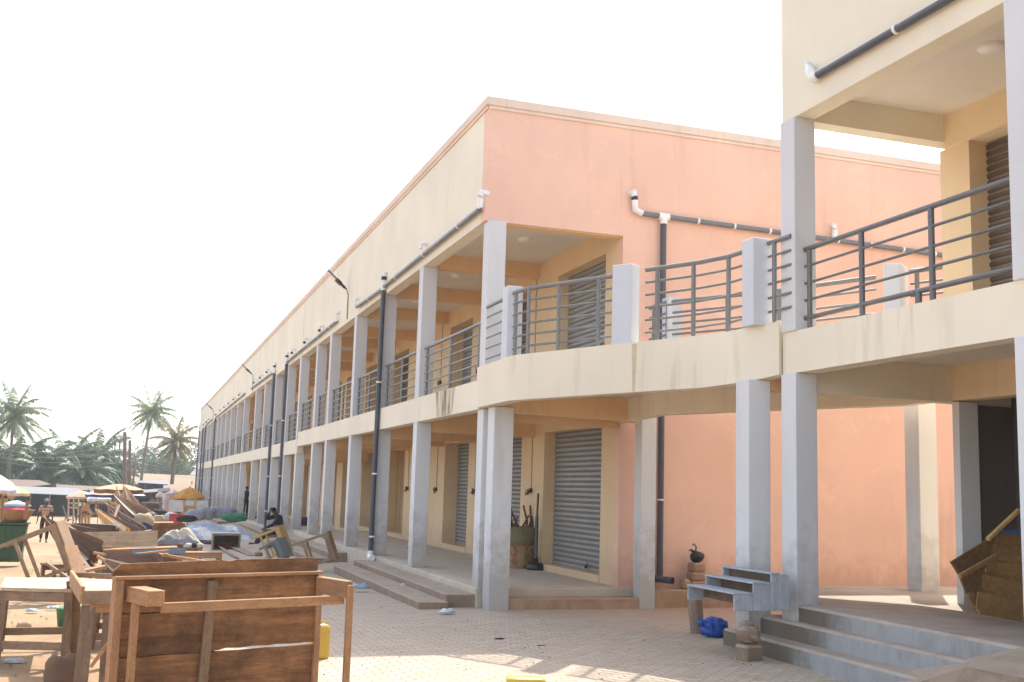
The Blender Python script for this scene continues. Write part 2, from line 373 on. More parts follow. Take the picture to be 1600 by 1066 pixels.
# slab edge bands
b=MB(); b.box(X0,X0+.25,Y0,YJ-.02,3.43,3.96); b.box(X0,X0+.25,YJ+.03,YE,3.17,3.71); b.build('slab_edge',M['cream_band'],B)
b=MB(); b.box(X0+.25,26,Y0+.25,YJ,3.72,3.93); b.box(X0+.25,26,YJ,YE,3.46,3.68); b.box(X0+.28,XI+.3,Y0+.25,YE,7.22,7.35)
b.build('ceiling',M['ceil'],B)
b=MB(); 
for i,y in enumerate(near+far):
    d=0 if i<6 else -.26
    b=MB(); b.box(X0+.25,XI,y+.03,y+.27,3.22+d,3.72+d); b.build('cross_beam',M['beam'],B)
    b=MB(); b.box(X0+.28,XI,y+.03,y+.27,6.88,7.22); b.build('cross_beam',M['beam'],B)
# arcade floor
b=MB(); b.prism([(X0-.0,Y0-.2),(XI+.3,Y0-.2),(XI+.3,YJ),(X0,YJ)],-.4,ZF); b.box(X0,XI+.3,YJ,YE,-1.6,ZFF)
b.build('arcade_floor',M['floor'],B,bevel=.015)
# nosing strips + steps
gn=gz(5.3,30)
def steps(ya,yb,zt,zg,n=2,x=X0,tread=.52):
    h=(zt-zg)/(n+1)
    for k in range(n):
        z1=zt-h*(k+1); xa=x-tread*(k+1)
        yy=(ya+.28*0 if k==n-1 else ya+.12)
        st=MB(); st.box(xa,x-tread*k - (.0 if k==0 else 0),ya-(.18 if k>0 else 0),yb-.25*k,zg-.3,z1); st.build('step',M['conc'],B,bevel=.012)
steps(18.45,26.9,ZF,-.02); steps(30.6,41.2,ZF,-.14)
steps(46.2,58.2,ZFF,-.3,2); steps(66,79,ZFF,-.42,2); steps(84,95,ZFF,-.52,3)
# brown plinth along the end wall
b=MB(); b.box(8.95,26,18.12,18.6,-.1,.30); b.build('plinth',M['plinth'],B,bevel=.02)
b=MB(); b.box(6.17,8.95,18.02,18.39,-.1,.165); b.build('end_step',M['plinth'],B,bevel=.012)
b=MB(); b.box(8.82,9.02,18.1,18.5,.3,.42); b.build('plinth_block',M['conc'],B)
# columns
for i,y in enumerate(near+far):
    z0,zs,zt=(ZF,3.43,3.96) if i<6 else (ZFF,3.17,3.71)
    if i==6: z0,zs,zt=ZFF,7,7
    wy=.34; xa=X0+.05 if i==0 else X0+.004
    if i==0: y-=.14
    c=MB(); c.box(X0-.006 if i==6 else xa,xa+.33,y,y+wy,z0,zs if i!=6 else ZL); c.build('column',M['col'],B,bevel=.008)
    if i!=6:
        c=MB(); c.box(xa,xa+.33,y,y+wy,zt,ZL if i else 6.895); c.build('upper_column',M['colup'],B,bevel=.008)
# inner wall with openings
ops=[(19.45,22.6,'g'),(24.1,27.0,'g'),(28.4,30.83,'s'),(32.6,34.3,'w'),(35.85,38.7,'d')]
y=40.3
k=0
rr=random.Random(5)
while y<110: ops.append((y,y+2.9,'gsdgb'[k%5])); y+=4.3; k+=1
upo=[(19.4,22.0,'g'),(24.0,26.6,'b'),(28.45,30.7,'g'),(32.6,34.4,'b'),(35.9,38.6,'b')]+[(a,b_,'bgb'[i%3]) for i,(a,b_,c_) in enumerate(ops[5:])]
iw=MB()
def wallops(ops,z0f,z1f,top,zt,ya,yb):
    yprev=ya
    for (a,c_,k) in ops:
        z0=z0f(a); 
        iw.box(XI,XI+.5,yprev,a,z0-.1,zt(a)); iw.box(XI,XI+.5,a,c_,top(a),zt(a)); iw.box(XI-.015,XI+.5,a,c_,z0-.1,z0+.14)
        yprev=c_
    iw.box(XI,XI+.5,yprev,yb,z0f(yb)-.1,zt(yb))
fl=lambda a:ZF if a<YJ else ZFF
wallops(ops,fl,None,lambda a:3.3 if a<YJ else 3.05,lambda a:3.72 if a<YJ else 3.46,Y0+.25,YE)
fu=lambda a:3.93 if a<YJ else 3.68
wallops(upo,fu,None,lambda a:6.72,lambda a:7.22,Y0+.25,YE)
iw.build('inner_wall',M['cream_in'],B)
def shutter(par,x,ya,yb,z0,z1,mats,pitch=.105,name='roller_shutter',facing=-1):
    b=MB(); n=int((z1-z0)/pitch); 
    vs=[];fs=[];mi=[]
    prof=[]
    for k in range(n+1):
        z=z0+k*(z1-z0)/n; p=(z1-z0)/n
        prof+=[(0,z),(.022,z+.16*p),(.022,z+.60*p),(0,z+.74*p)]
    prof=prof[:-3]
    for i,(d,z) in enumerate(prof): vs+=[(x+facing*d,ya,z),(x+facing*d,yb,z)]
    b2=MB()
    for i in range(len(prof)-1):
        b2.add([vs[2*i],vs[2*i+1],vs[2*i+3],vs[2*i+2]],[(0,1,2,3)],0 if (i%4) in (0,1) else 1)
    o=b2.build(name,mats,par); 
    f=MB(); f.box(x-.03,x+.03,ya-.03,ya,z0,z1); f.box(x-.03,x+.03,yb,yb+.03,z0,z1); f.build('guide_rail',M['shut_d'],o,world=False) if False else None
    return o
GM=[M['shut'],M['shut_d']]; BMt=[M['shut_b'],M['shut_d']]
for lst,ff,tp in ((ops,fl,lambda a:3.3 if a<YJ else 3.05),(upo,fu,lambda a:6.72)):
    for (a,c_,k) in lst:
        z0=ff(a)+.14; z1=tp(a)
        if k in 'gsb':
            shutter(B,XI+(.27 if a<20 else .42),a,c_,z0,z1,BMt if k=='b' else GM,pitch=.105 if a<45 else .2)
        else:
            d=MB(); d.box(XI+.40,XI+.45,a,c_,z0,z1); 
            for q in range(1,4): d.box(XI+.385,XI+.40,a+(c_-a)*q/4-.02,a+(c_-a)*q/4+.02,z0,z1)
            d.build('shop_door',M['door'],B)
# padlock and latch on the first shutter
b=MB(); b.tube([(XI+.2,20.5,.62),(XI+.18,20.5,.56),(XI+.18,20.55,.52),(XI+.2,20.6,.56)],.012,6); b.box(XI+.16,XI+.2,20.5,20.58,.5,.57); b.build('padlock',M['black'],B)
b=MB(); b.tube([(XI-.02,22.75,.56),(XI-.1,22.7,.56),(XI-.1,22.95,.56),(XI-.02,22.95,.56)],.014,6); b.build('latch',M['rail_dk'],B)
# conduit + loose sockets
def conduit(x,y,z0,z1,ztop):
    b=MB(); b.tube([(x-.015,y,z1),(x-.015,y,ztop)],.012,6); c_=b.build('conduit',simple('conduit_plastic',(.45,.42,.38)) if 'cond' not in M else M['cond'],B)
    b=MB(); r_=random.Random(int(y*10)); b.box(x-.05,x,y-.05,y+.05,z1-.08,z1+.02)
    for q in range(6):
        pts=[(x-.03,y,z1-.03)]
        for s_ in range(3): pts.append((x-.05-r_.random()*.06,y+(r_.random()-.5)*.3,z1-.03+(r_.random()-.6)*.2))
        b.tube(pts,.009,5)
    b.build('loose_wire',M['wire'],c_)
M['cond']=simple('conduit_plastic',(.45,.42,.38)); M['wire']=simple('brown_wire',(.10,.045,.03),.5)
for (y,z1,zt) in ((23.35,2.05,3.72),(27.7,2.0,3.72),(31.6,2.0,3.72),(35.2,2.0,3.72),(23.35,4.9,7.2),(31.6,5.2,7.2),(27.6,5.2,7.2)): conduit(XI,y,1.9,z1,zt)
# railings
def railing(par,pts,z,h=1.08,mt=None,nr=6,posts=None,ext=.05,zs=None,name='railing'):
    """pts: xy polyline. rails run past the end posts a little"""
    mt=mt or M['rail']; P_=[Vector((p[0],p[1],0)) for p in pts]
    zz=zs or [z]*len(P_)
    cum=[0]
    for i in range(1,len(P_)): cum.append(cum[-1]+(P_[i]-P_[i-1]).length)
    L=cum[-1]
    def at(s):
        for i in range(len(P_)-1):
            if s<=cum[i+1]+1e-6:
                u=(s-cum[i])/max(1e-6,cum[i+1]-cum[i]); q=P_[i].lerp(P_[i+1],u); q.z=lerp(zz[i],zz[i+1],u); return q
        q=P_[-1].copy(); q.z=zz[-1]; return q
    b=MB(); up_=Vector((0,0,1))
    for k in range(nr):
        hh=h-.02 if k==0 else h-.02-k*(h-.05)/(nr-.35)
        b.tube([Vector((p.x,p.y,zz[i]+hh)) for i,p in enumerate(P_)],.036 if k==0 else .019,8)
    o=b.build(name,mt,par)
    for s in (posts or [.12,L/2,L-.12]):
        q=at(s); pb=MB(); pb.tube([q,q+up_*(h-.04)],.035,8); pb.build('post',mt,o)
    return o
allc=near+far
for i in range(len(allc)-1):
    y0=allc[i]+.3; y1=allc[i+1]; z=3.96 if y0<YJ-1 else 3.71
    L=y1-y0
    railing(B,[(X0+.13,y0+.02),(X0+.13,y1-.02)],z,1.12,posts=[.15,L*.5,L-.2] if L>3 else [.15,L-.2])
# end railing behind bridge post
# ceiling lights
for (x,y,z) in ((7.3,20.9,7.2),(7.1,25.3,7.2),(7.1,29.3,7.2),(7.1,33.2,7.2)):
    b=MB(); b.lathe([(0,-.05),(.11,-.05),(.14,-.02),(.14,.02)],(x,y,z),16); b.build('ceiling_light',M['pvc_w'],B)
# rain pipes
def elbow(b,x,y,z,s=.055): 
    b.tube([(x+.12,y,z+.28),(x-.02,y,z+.30),(x-.05,y,z+.22)],s,8,0); b.tube([(x-.05,y,z+.16),(x-.05,y,z+.02),(x-.04,y,z)],s,8,0)
def hpipe(par,pa,pb,name='gutter_pipe',m='pipe_g',clips=3):
    b=MB(); b.tube([pa,pb],.05,10); o=b.build(name,M[m],par)
    pa=Vector(pa);pb=Vector(pb); d=(pb-pa).normalized()
    for k in range(clips):
        q=pa.lerp(pb,(k+.5)/clips); b=MB(); b.tube([q-d*.02,q+d*.02],.062,10); b.build('pipe_clip',M['pvc_w'],o)
    return o
def spout(o,x,y,z,dark=True):
    b=MB(); b.tube([(x+.08,y,z+.1),(x-.06,y,z+.1),(x-.07,y,z-.02)],.045,8); b.build('spout',M['pvc_w'],o)
    if dark:
        b=MB(); b.tube([(x-.07,y,z-.02),(x-.07,y,z-.1)],.052,8); b.build('spout_collar',M['black'],o)
XP=X0-.07
def downpipe(y,z0,zt=7.12,par=B,x=XP,lean=0):
    b=MB(); b.tube([(x,y+lean,z0),(x,y,zt-.12)],.062,12); o=b.build('downpipe',M['pipe'],par)
    b=MB(); b.tube([(x,y,zt-.14),(x,y,zt+.05)],.075,10); b.tube([(x+.1,y,zt+.33),(x,y,zt+.33),(x-.01,y,zt+.02)],.05,8)
    b.build('pipe_elbow',M['pvc_w'],o)
    for z in (2.3,4.6,.75): b=MB(); b.tube([(x,y,z),(x,y,z+.04)],.075,12); b.build('pipe_collar',M['pvc_w'],o)
    b=MB(); b.tube([(x-.005,y,zt+.13),(x-.005,y,zt+.22)],.066,8); b.build('spout_collar',M['black'],o)
    return o
dp=downpipe(27.0,.32,lean=.1)
b=MB(); b.tube([(XP,27.08,.42),(XP,27.07,.30),(XP-.03,26.95,.26),(XP-.03,26.75,.26)],.08,10); b.tube([(XP+.1,27.35,.30),(XP+.02,27.35,.32),(XP,27.2,.28)],.06,8); b.build('pipe_elbow',M['pvc_w'],dp)
hpipe(B,(XP,27.0,7.08),(XP,18.75,7.14)); hpipe(B,(XP,27.2,7.05),(XP,30.6,7.1),clips=1)
b=MB(); elbow(b,XP+.02,18.62,7.13,.06); b.build('pipe_elbow',M['pvc_w'],B)
b=MB(); elbow(b,XP+.02,30.75,7.08,.05); b.build('pipe_elbow',M['pvc_w'],B)
p_=hpipe(B,(XP,46.1,7.08),(XP,34.0,7.15),clips=5)
for yy in (37,40.5,44): spout(p_,XP,yy,7.3)
b=MB(); elbow(b,XP+.02,33.85,7.13,.06); b.build('pipe_elbow',M['pvc_w'],B); spout(p_,XP,22.9,7.25,False)
downpipe(46.05,-.1,7.15); downpipe(50.4,-.1,7.15)
p_=hpipe(B,(XP,50.4,7.1),(XP,61,7.15),clips=4)
for yy in (53,56,59): spout(p_,XP,yy,7.35)
p_=hpipe(B,(XP,89.4,7.05),(XP,65,7.15),clips=5)
for yy in (68,72,76,80,84): spout(p_,XP,yy,7.35)
downpipe(89.6,-.5); downpipe(102.3,-.5); downpipe(106.3,-.5); downpipe(112.7,-.6)
p_=hpipe(B,(XP,102.3,7.05),(XP,94,7.12),clips=2); spout(p_,XP,97,7.35); spout(p_,XP,100,7.35)
# pipes on the salmon end wall
ye=Y0-.09
hp=hpipe(B,(8.85,ye,7.36),(16.1,ye,7.24),m='pipe_g',clips=9)
b=MB(); b.tube([(8.66,Y0,7.76),(8.66,ye-.02,7.76),(8.68,ye,7.68)],.062,10); b.tube([(8.69,ye,7.6),(8.7,ye,7.42),(8.85,ye,7.36)],.066,10)
b.tube([(9.2,ye,7.35),(9.42,ye,7.345)],.075,10); b.tube([(9.31,ye,7.35),(9.31,ye,7.2)],.075,10); b.build('pipe_elbow',M['pvc_w'],hp)
b=MB(); b.tube([(8.685,ye,7.68),(8.69,ye,7.6)],.064,10); b.build('joint_ring',M['black'],hp)
b=MB(); b.tube([(9.31,ye,7.2),(9.31,ye,.42)],.058,12); dp=b.build('downpipe',M['pipe'],B)
b=MB(); b.tube([(9.31,ye,.52),(9.31,ye,.42)],.075,10)
b.build('pipe_collar',M['pvc_w'],dp)
for z in (1.9,4.4): b=MB(); b.tube([(9.31,ye,z),(9.31,ye,z+.03)],.07,10); b.build('pipe_collar',M['pvc_w'],dp)
b=MB(); b.tube([(13.2,ye,7.30),(13.2,ye-.02,7.5)],.06,8); b.tube([(13.2,Y0,7.62),(13.2,ye,7.6),(13.2,ye,7.53)],.05,8); b.build('pipe_elbow',M['pvc_w'],hp)
# wall lamps
def wall_lamp(y,label):
    e=empty('wall_lamp',label,'lamp',(X0-.02,y,7.0),group='solar lamps on bent arms above the upper floor')
    b=MB(); b.tube([(0,0,.0),(0,.02,.75),(-.06,.03,.92)],.018,6); b.build('arm',M['rail'],e,world=False)
    b=MB(); b.tube([(-.06,.03,.92),(-.12,.05,.98)],.03,6); b.beam((-.10,.05,.96),(-.24,.06,1.08),.10,.07); b.beam((-.22,.06,1.06),(-.38,.06,1.20),.16,.10); b.build('bracket',M['black'],e,world=False)
    b=MB(); b.beam((-.33,.06,1.16),(-.66,.06,1.45),.22,.045); b.build('lamp_head',M['rail_dk'],e,world=False)
    b=MB(); b.beam((-.40,.06,1.195),(-.65,.06,1.415),.18,.04,upv=(0,0,1)); b.build('lens',M['pvc_w'],e,world=False)
for i,(y,l) in enumerate(((32.4,'black solar lamp on bent arm nearest the salmon corner of the long block'),(60.9,'middle one of the three small solar lamps on the long cream wall'),(93.2,'farthest solar lamp near the far end of the long cream wall'))): wall_lamp(y,l)
# run-off stain patches near slab end (dark weathering on the band)
m,t,bb_=mat('dark_runoff_stain',.9); P=world_pos(t)
st_=noise(t,mapping(t,P,(1,6,.7)),1.5,5,.6); 
t.links.new(ramp(t,st_,[(.45,(.66,.56,.40)),(.6,(.16,.14,.10))]),bb_.inputs['Base Color']); M['stain']=m
b=MB(); b.add([(X0-.003,20.2,3.955),(X0-.003,21.6,3.955),(X0-.003,21.5,3.44),(X0-.003,20.35,3.44)],[(0,3,2,1)]); b.build('stain_patch',M['stain'],B)

# ================================================================ WALKWAY BRIDGE
W=empty('walkway_bridge','curved cream footbridge with grey railings joining the two shop blocks','footbridge',(5.66,18.0,0))
PA=[(5.655,18.56),(5.64,16.62)]
curve=[]
A=Vector((5.64,16.62));Bp=Vector((7.72,13.62));Cc=Vector((7.97,12.60))
out=[(5.655,18.56,4.17),(5.64,16.72,4.18),(5.70,16.5,4.185),(6.7,15.03,4.25),(7.55,13.80,4.30),(7.76,13.40,4.32),(7.92,12.95,4.35),(8.06,12.565,4.39)]
back=[(11.4,12.6,4.39),(11.2,13.8,4.32),(9.8,15.5,4.27),(8.55,16.9,4.21),(8.62,18.56,4.17)]
poly=[(x,y) for x,y,z in out+back]; top=[z for x,y,z in out+back]
def thickband(line,th,side,z0s,z1s,name,m):
    """band wall along a polyline, th thick on the inner side"""
    b=MB(); n=len(line); 
    for i in range(n-1):
        pass
    offs=[]
    for i in range(n):
        a=Vector(line[max(i-1,0)][:2]); c=Vector(line[min(i+1,n-1)][:2]); d=(c-a).normalized(); nn=Vector((-d.y,d.x))*side
        offs.append(Vector(line[i][:2])+nn*th)
    vs=[];fs=[]
    for i in range(n):
        x,y=line[i][:2]; ox,oy=offs[i]
        vs+=[(x,y,z0s[i]),(ox,oy,z0s[i]),(ox,oy,z1s[i]),(x,y,z1s[i])]
    for i in range(n-1):
        for k in range(4):
            fs.append((4*i+k,4*i+(k+1)%4,4*i+4+(k+1)%4,4*i+4+k))
    fs+= [(0,1,2,3),(4*n-1,4*n-2,4*n-3,4*n-4)]
    b.add(vs,fs); return b.build(name,m,W,merge=True)
zb=[z-.74 for z in (4.19,4.19,4.19,4.24,4.28,4.31,4.34,4.39)]
thickband(out,.24,1,zb,[z for _,_,z in out],'edge_band',M['cream_band'])
bk2=back[::-1]
thickband(bk2,.24,-1,[z-.85 for _,_,z in bk2],[z for _,_,z in bk2],'rear_edge_band',M['cream_band'])
dk=[( x+(.2 if i<8 else -.2), y,z) for i,(x,y,z) in enumerate(out+back)]
b=MB(); b.prism([(x,y) for x,y,_ in dk],[z-.45 for *_,z in dk],[z-.22 for *_,z in dk]); b.build('deck',M['ceil'],W)
b=MB(); b.beam((5.9,18.1,3.6),(8.6,18.1,3.55),.25,.5); b.beam((8.0,13.05,3.75),(10.7,13.2,3.75),.25,.55);
b.build('cross_beam',M['beam'],W)
def wcol(x,y,z1,name='column',z0=-.05,s=.3,m='col'):
    b=MB(); b.box(x,x+s,y,y+s,z0,z1); return b.build(name,M[m],W,bevel=.008)
sp_=Vector((6.93,14.70)); nn_=Vector((-.83,-.557))*.004; dd_=Vector((.557,-.83))*.035
M['rust']=simple('brown_runoff_stain',(.66,.53,.36),.9,0,.2,9)
b=MB(); b.add([(sp_.x+nn_.x-dd_.x*(1.3),sp_.y+nn_.y-dd_.y*1.3,4.24),(sp_.x+nn_.x+dd_.x*1.2,sp_.y+nn_.y+dd_.y*1.2,4.235),(sp_.x+nn_.x+dd_.x*.6,sp_.y+nn_.y+dd_.y*.6,3.52),(sp_.x+nn_.x-dd_.x*.7,sp_.y+nn_.y-dd_.y*.7,3.52)],[(0,1,2,3)]); b.build('runoff_streak',M['rust'],W)
wcol(5.80,17.92,3.44,s=.36); wcol(8.66,18.0,3.45); wcol(7.80,12.90,3.60,s=.34); wcol(11.45,13.95,3.75,z0=.6,s=.34)
def wpost(c,d,z,h=1.24,s=.27,s2=.27,n=1):
    d=Vector((*d,0)).normalized(); nn=Vector((-d.y,d.x,0))
    b=MB(); b.obox((c[0],c[1],z+h/2),d*s,nn*s2,(0,0,h)); return b.build('rail_post',M['post'],W,bevel=.008)
wpost((5.80,17.12),(0,1),4.17)
dAB=(.565,-.825)
wpost((6.90,14.97),dAB,4.24,s=.34,s2=.25)
wpost((7.95,12.93),(0,1),4.34,1.22,.3,.3)
wpost((8.6,16.75),(0,1),4.2,1.2,.25,.25); wpost((10.6,13.35),dAB,4.33,1.2,.25,.4); wpost((9.75,14.85),dAB,4.27,.9,.05,.05)
railing(W,[(5.78,17.27),(5.78,18.45)],4.17,1.12,posts=[.2])
railing(W,[(5.78,16.98),(5.77,16.78),(5.87,16.5),(6.76,15.17)],4.19,1.12,zs=[4.18,4.18,4.19,4.24],posts=[.12,.5,1.1,1.85])
railing(W,[(7.10,14.69),(7.62,13.95),(7.84,13.5),(7.95,13.1)],4.26,1.14,zs=[4.26,4.29,4.31,4.34],posts=[.2,.8,1.4])
railing(W,[(8.03,12.76),(8.09,12.3)],4.37,1.14,posts=[.12],zs=[4.37,4.38])
railing(W,[(8.45,17.3),(8.47,16.75),(9.7,15.15),(10.55,13.75)],4.22,1.12,zs=[4.2,4.21,4.27,4.32],posts=[.15,.6,1.7,2.6])
railing(W,[(10.75,13.2),(11.0,12.6)],4.33,1.12,posts=[.1])

# ================================================================ SECOND BLOCK (right)
S=empty('market_block','cream two storey block at the right with grey columns and open arcade','building',(8.12,12.26,0))
XR,YR,XRI=8.12,12.56,10.68
RL,RT,RB,RF=7.15,4.21,3.65,.66
b=MB(); b.box(XR,XR+.3,-6,YR,RL,9.8); b.build('front_wall',M['cream'],S,bevel=.006)
b=MB(); b.box(XR+.3,22,YR-.25,YR,RL,9.8); b.box(XRI+.36,22,YR-.25,YR,0,RL); b.build('end_wall',M['cream'],S)
b=MB(); b.box(XR,XR+.28,-6,YR,RB,RT); b.box(XR+.28,XRI+.3,YR-.28,YR,RB-.25,RT); b.build('slab_edge',M['cream_band'],S)
b=MB(); b.box(XR+.28,22,-6,YR-.28,3.9,4.15); b.box(XR+.3,22,-6,YR-.25,7.55,7.7); b.build('ceiling',M['ceil'],S)
b=MB()
for y in (8.15,3.9,-.3): b.box(XR+.28,XRI,y,y+.26,3.45,3.9); b.box(XR+.3,XRI,y,y+.26,7.12,7.55)
b.box(XRI-.02,XRI+.25,-6,YR-.28,3.42,3.9); b.box(XRI-.02,XRI+.3,-6,YR-.25,7.05,7.55);
b.build('cross_beam',M['beam_c'],S)
for y in (12.22,8.1,4.0,-.2):
    c=MB(); c.box(XR-.03,XR+.3,y,y+.34,.2,RB); c.build('column',M['col'],S,bevel=.008)
    c=MB(); c.box(XR-.03,XR+.3,y,y+.335,RT,RL); c.build('upper_column',M['colup'],S,bevel=.008)
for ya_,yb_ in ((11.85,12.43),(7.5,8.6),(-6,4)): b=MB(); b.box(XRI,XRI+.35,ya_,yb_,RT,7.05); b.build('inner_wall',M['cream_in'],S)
shutter(S,XRI+.32,8.6,11.85,RT,7.05,BMt)
b=MB(); b.box(XRI,XRI+.32,12.18,12.31,RF,3.40); b.build('inner_pier',M['col'],S)
b=MB(); b.box(11.7,11.9,2,YR-.27,RF,3.88); b.box(XRI+.34,11.7,YR-.29,YR-.27,RF,3.38); b.box(XRI+.33,11.7,7,YR-.3,3.84,3.885); b.box(XRI,XRI+.3,-6,7.5,RF,3.42); b.build('stairwell_wall',M['dark_in'],S)  # dark wall and sheets paint the shaded depth of the opening
# stair flight seen under the slab
b=MB()
for k in range(6): b.box(11.1,11.7,11.6-.28*k-.28,11.6-.28*k,3.9-.17*(k+1)-.12,3.9-.17*k)
b.build('stair_flight',M['conc'],S)
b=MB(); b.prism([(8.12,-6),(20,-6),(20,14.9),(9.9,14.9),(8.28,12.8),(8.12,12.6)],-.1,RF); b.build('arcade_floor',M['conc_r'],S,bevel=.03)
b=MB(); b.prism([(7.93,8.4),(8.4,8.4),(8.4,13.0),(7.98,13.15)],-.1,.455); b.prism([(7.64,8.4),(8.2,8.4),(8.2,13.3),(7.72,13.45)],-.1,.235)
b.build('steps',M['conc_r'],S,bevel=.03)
b=MB(); b.add([(7.35,9.7,.02),(7.8,10.6,.0),(8.16,8.5,.672),(8.16,2,.68),(7.2,2,.68),(7.2,8.2,.55)],[(0,1,2),(0,2,5),(5,2,3),(5,3,4)],0,True); b.add([(7.35,9.7,.02),(7.2,8.2,.55),(7.2,2,.68),(7.0,2,0),(7.0,8.2,0)],[(0,1,4),(1,2,3,4)])
o=b.build('ramp',M['conc'],S)
railing(S,[(XR+.13,8.42),(XR+.13,12.22)],4.21,1.12,M['rail_dk'],nr=5,posts=[.12,1.35,2.6,3.7])
b=MB(); b.tube([(XR+.13,8.42,4.21+.17),(XR+.13,12.24,4.21+.17)],.034,8); b.tube([(XR+.13,10.0,4.21),(XR+.13,10.0,4.38)],.035,8); b.build('bottom_rail',M['rail_dk'],S)
railing(S,[(XR+.13,4.3),(XR+.13,8.08)],4.21,1.12,M['rail_dk'])
p_=hpipe(S,(XR-.07,11.65,7.50),(XR-.07,2,7.44),m='pipe',clips=3)
b=MB(); b.tube([(XR+.05,11.78,7.66),(XR-.09,11.78,7.68),(XR-.08,11.76,7.6),(XR-.07,11.7,7.5)],.068,10); b.tube([(XR-.07,11.72,7.5),(XR-.07,11.6,7.5)],.07,10); b.build('pipe_elbow',M['pvc_w'],p_)
b=MB(); b.lathe([(0,-.05),(.13,-.05),(.16,-.02),(.16,.02)],(9.48,10.1,7.53),16); b.build('ceiling_light',M['pvc_w'],S)
b=MB(); b.lathe([(0,-.03),(.1,-.03),(.12,0)],(9.4,8.9,3.89),12); b.build('ceiling_light',M['pvc_w'],S)
# waste pipe lying at foot of downpipe, basket on bridge etc. come with the objects
# ================================================================ BACKGROUND
def leafmat(name,c1,c2,c3=None,trans=.25):
    m,t,b=mat(name,.55); P=objc(t); n=noise(t,P,1.3,4,.6); n2=noise(t,P,.25,3)
    col=mix(t,ramp(t,n,[(.35,(0,0,0)),(.65,(1,1,1))]),c1,c2)
    if c3: col=mix(t,ramp(t,n2,[(.45,(0,0,0)),(.62,(1,1,1))]),col,c3)
    t.links.new(col,b.inputs['Base Color'])
    tr=t.nodes.new('ShaderNodeBsdfTranslucent'); t.links.new(col,tr.inputs[0]); ms=t.nodes.new('ShaderNodeMixShader'); ms.inputs[0].default_value=trans
    out=t.nodes['Material Output']; t.links.new(b.outputs[0],ms.inputs[1]); t.links.new(tr.outputs[0],ms.inputs[2]); t.links.new(ms.outputs[0],out.inputs[0])
    return m
M['palm']=leafmat('coconut_frond',(.055,.11,.03),(.13,.20,.06),(.18,.20,.07))
M['palm_y']=leafmat('yellowing_frond',(.09,.11,.03),(.20,.19,.07),(.26,.20,.09))
M['oil']=leafmat('oil_palm_frond',(.022,.06,.016),(.06,.12,.035),(.10,.17,.05),trans=.12)
M['leaf']=leafmat('broad_leaf',(.032,.08,.022),(.07,.15,.04),trans=.12)
M['leaf2']=leafmat('pale_leaf',(.06,.10,.04),(.11,.16,.07))
M['trunk']=simple('palm_trunk_bark',(.17,.135,.105),.9,0,.2,5,.5)
M['pole']=simple('weathered_pole_wood',(.19,.13,.09),.9,0,.2,6,.3)
def frond(b,rr,o,az,el,L,w,droop,nl=34,mi=0,lw=.09):
    d=Vector((math.cos(az)*math.cos(el),math.sin(az)*math.cos(el),math.sin(el))); p=Vector(o); pts=[p.copy()]
    seg=nl; step=L/seg
    for i in range(seg):
        u=(i+1)/seg
        d=(d+Vector((0,0,-droop*(.25+u)*2.0/seg))).normalized(); p=p+d*step; pts.append(p.copy())
    b.tube(pts[::3] if len(pts)%3==1 else pts[::3]+[pts[-1]],[.045*(1-.8*i/(len(pts[::3])+.5)) for i in range(len(pts[::3])+(0 if len(pts)%3==1 else 1))],4,mi,caps=False)
    for i in range(2,seg+1):
        u=i/seg; t=(pts[i]-pts[i-1]).normalized(); side=t.cross(Vector((0,0,1)))
        if side.length<.05: side=Vector((1,0,0))
        side.normalize(); ll=w*(math.sin(math.pi*min(1,u*.86+.12))**.7)*rr.uniform(.8,1.12)
        for s_ in (-1,1):
            if rr.random()<.06: continue
            dd=(side*s_*rr.uniform(.7,.9)+t*rr.uniform(.45,.65)+Vector((0,0,-1))*rr.uniform(.45,.8)).normalized()
            dd2=(dd+Vector((0,0,-.9))).normalized(); q=pts[i]; a=q+dd*ll*.5; e=a+dd2*ll*.5; ww=t*lw*.5
            b.add([q-ww*.6,q+ww*.6,a+ww,a-ww,e],[(0,1,2,3),(3,2,4)],mi)
def palm(name,label,cat,base,crown,fl,n,seed,m='palm',top=1.35,trunk_r=.16,group=None,dead=5,lw=.1,w=.62):
    e=empty(name,label,cat,base,0,group); rr=random.Random(seed); c=Vector(crown)-Vector(base)
    pts=[];rs=[]
    for i in range(12):
        u=i/11; k=u*u*.6+u*.4; pts.append(Vector((c.x*k,c.y*u,c.z*u))); rs.append(trunk_r*(1.35-.55*u)*(1.4 if i==0 else 1))
    b=MB(); b.tube(pts,rs,8); b.build('trunk',M['trunk'],e,world=False)
    b=MB()
    for i in range(n):
        u=i/n; el=lerp(top,-.85,u**.85)+rr.uniform(-.12,.12); az=i*2.399+rr.uniform(-.25,.25)
        frond(b,rr,c+Vector((0,0,.15-.4*u)),az,el,fl*rr.uniform(.82,1.08),w,lerp(.75 if top<1.3 else .6,1.25,u) if el>-.2 else .5,32,0,lw)
    b.build('crown',M[m],e,world=False)
    if dead:
        b=MB()
        for i in range(dead): frond(b,rr,c+Vector((0,0,-.3)),rr.uniform(0,6.28),-1.1+rr.uniform(-.2,.2),fl*.6,w*.6,.3,12,0,lw)
        b.build('dry_fronds',M['palm_y'],e,world=False)
        b=MB()
        for i in range(5): a=i*1.3; b.blob(c+Vector((math.cos(a)*.28,math.sin(a)*.28,-.35)),.14,.14,.17,i,.05,8)
        b.build('coconuts',M['palm_y'],e,world=False)
    return e
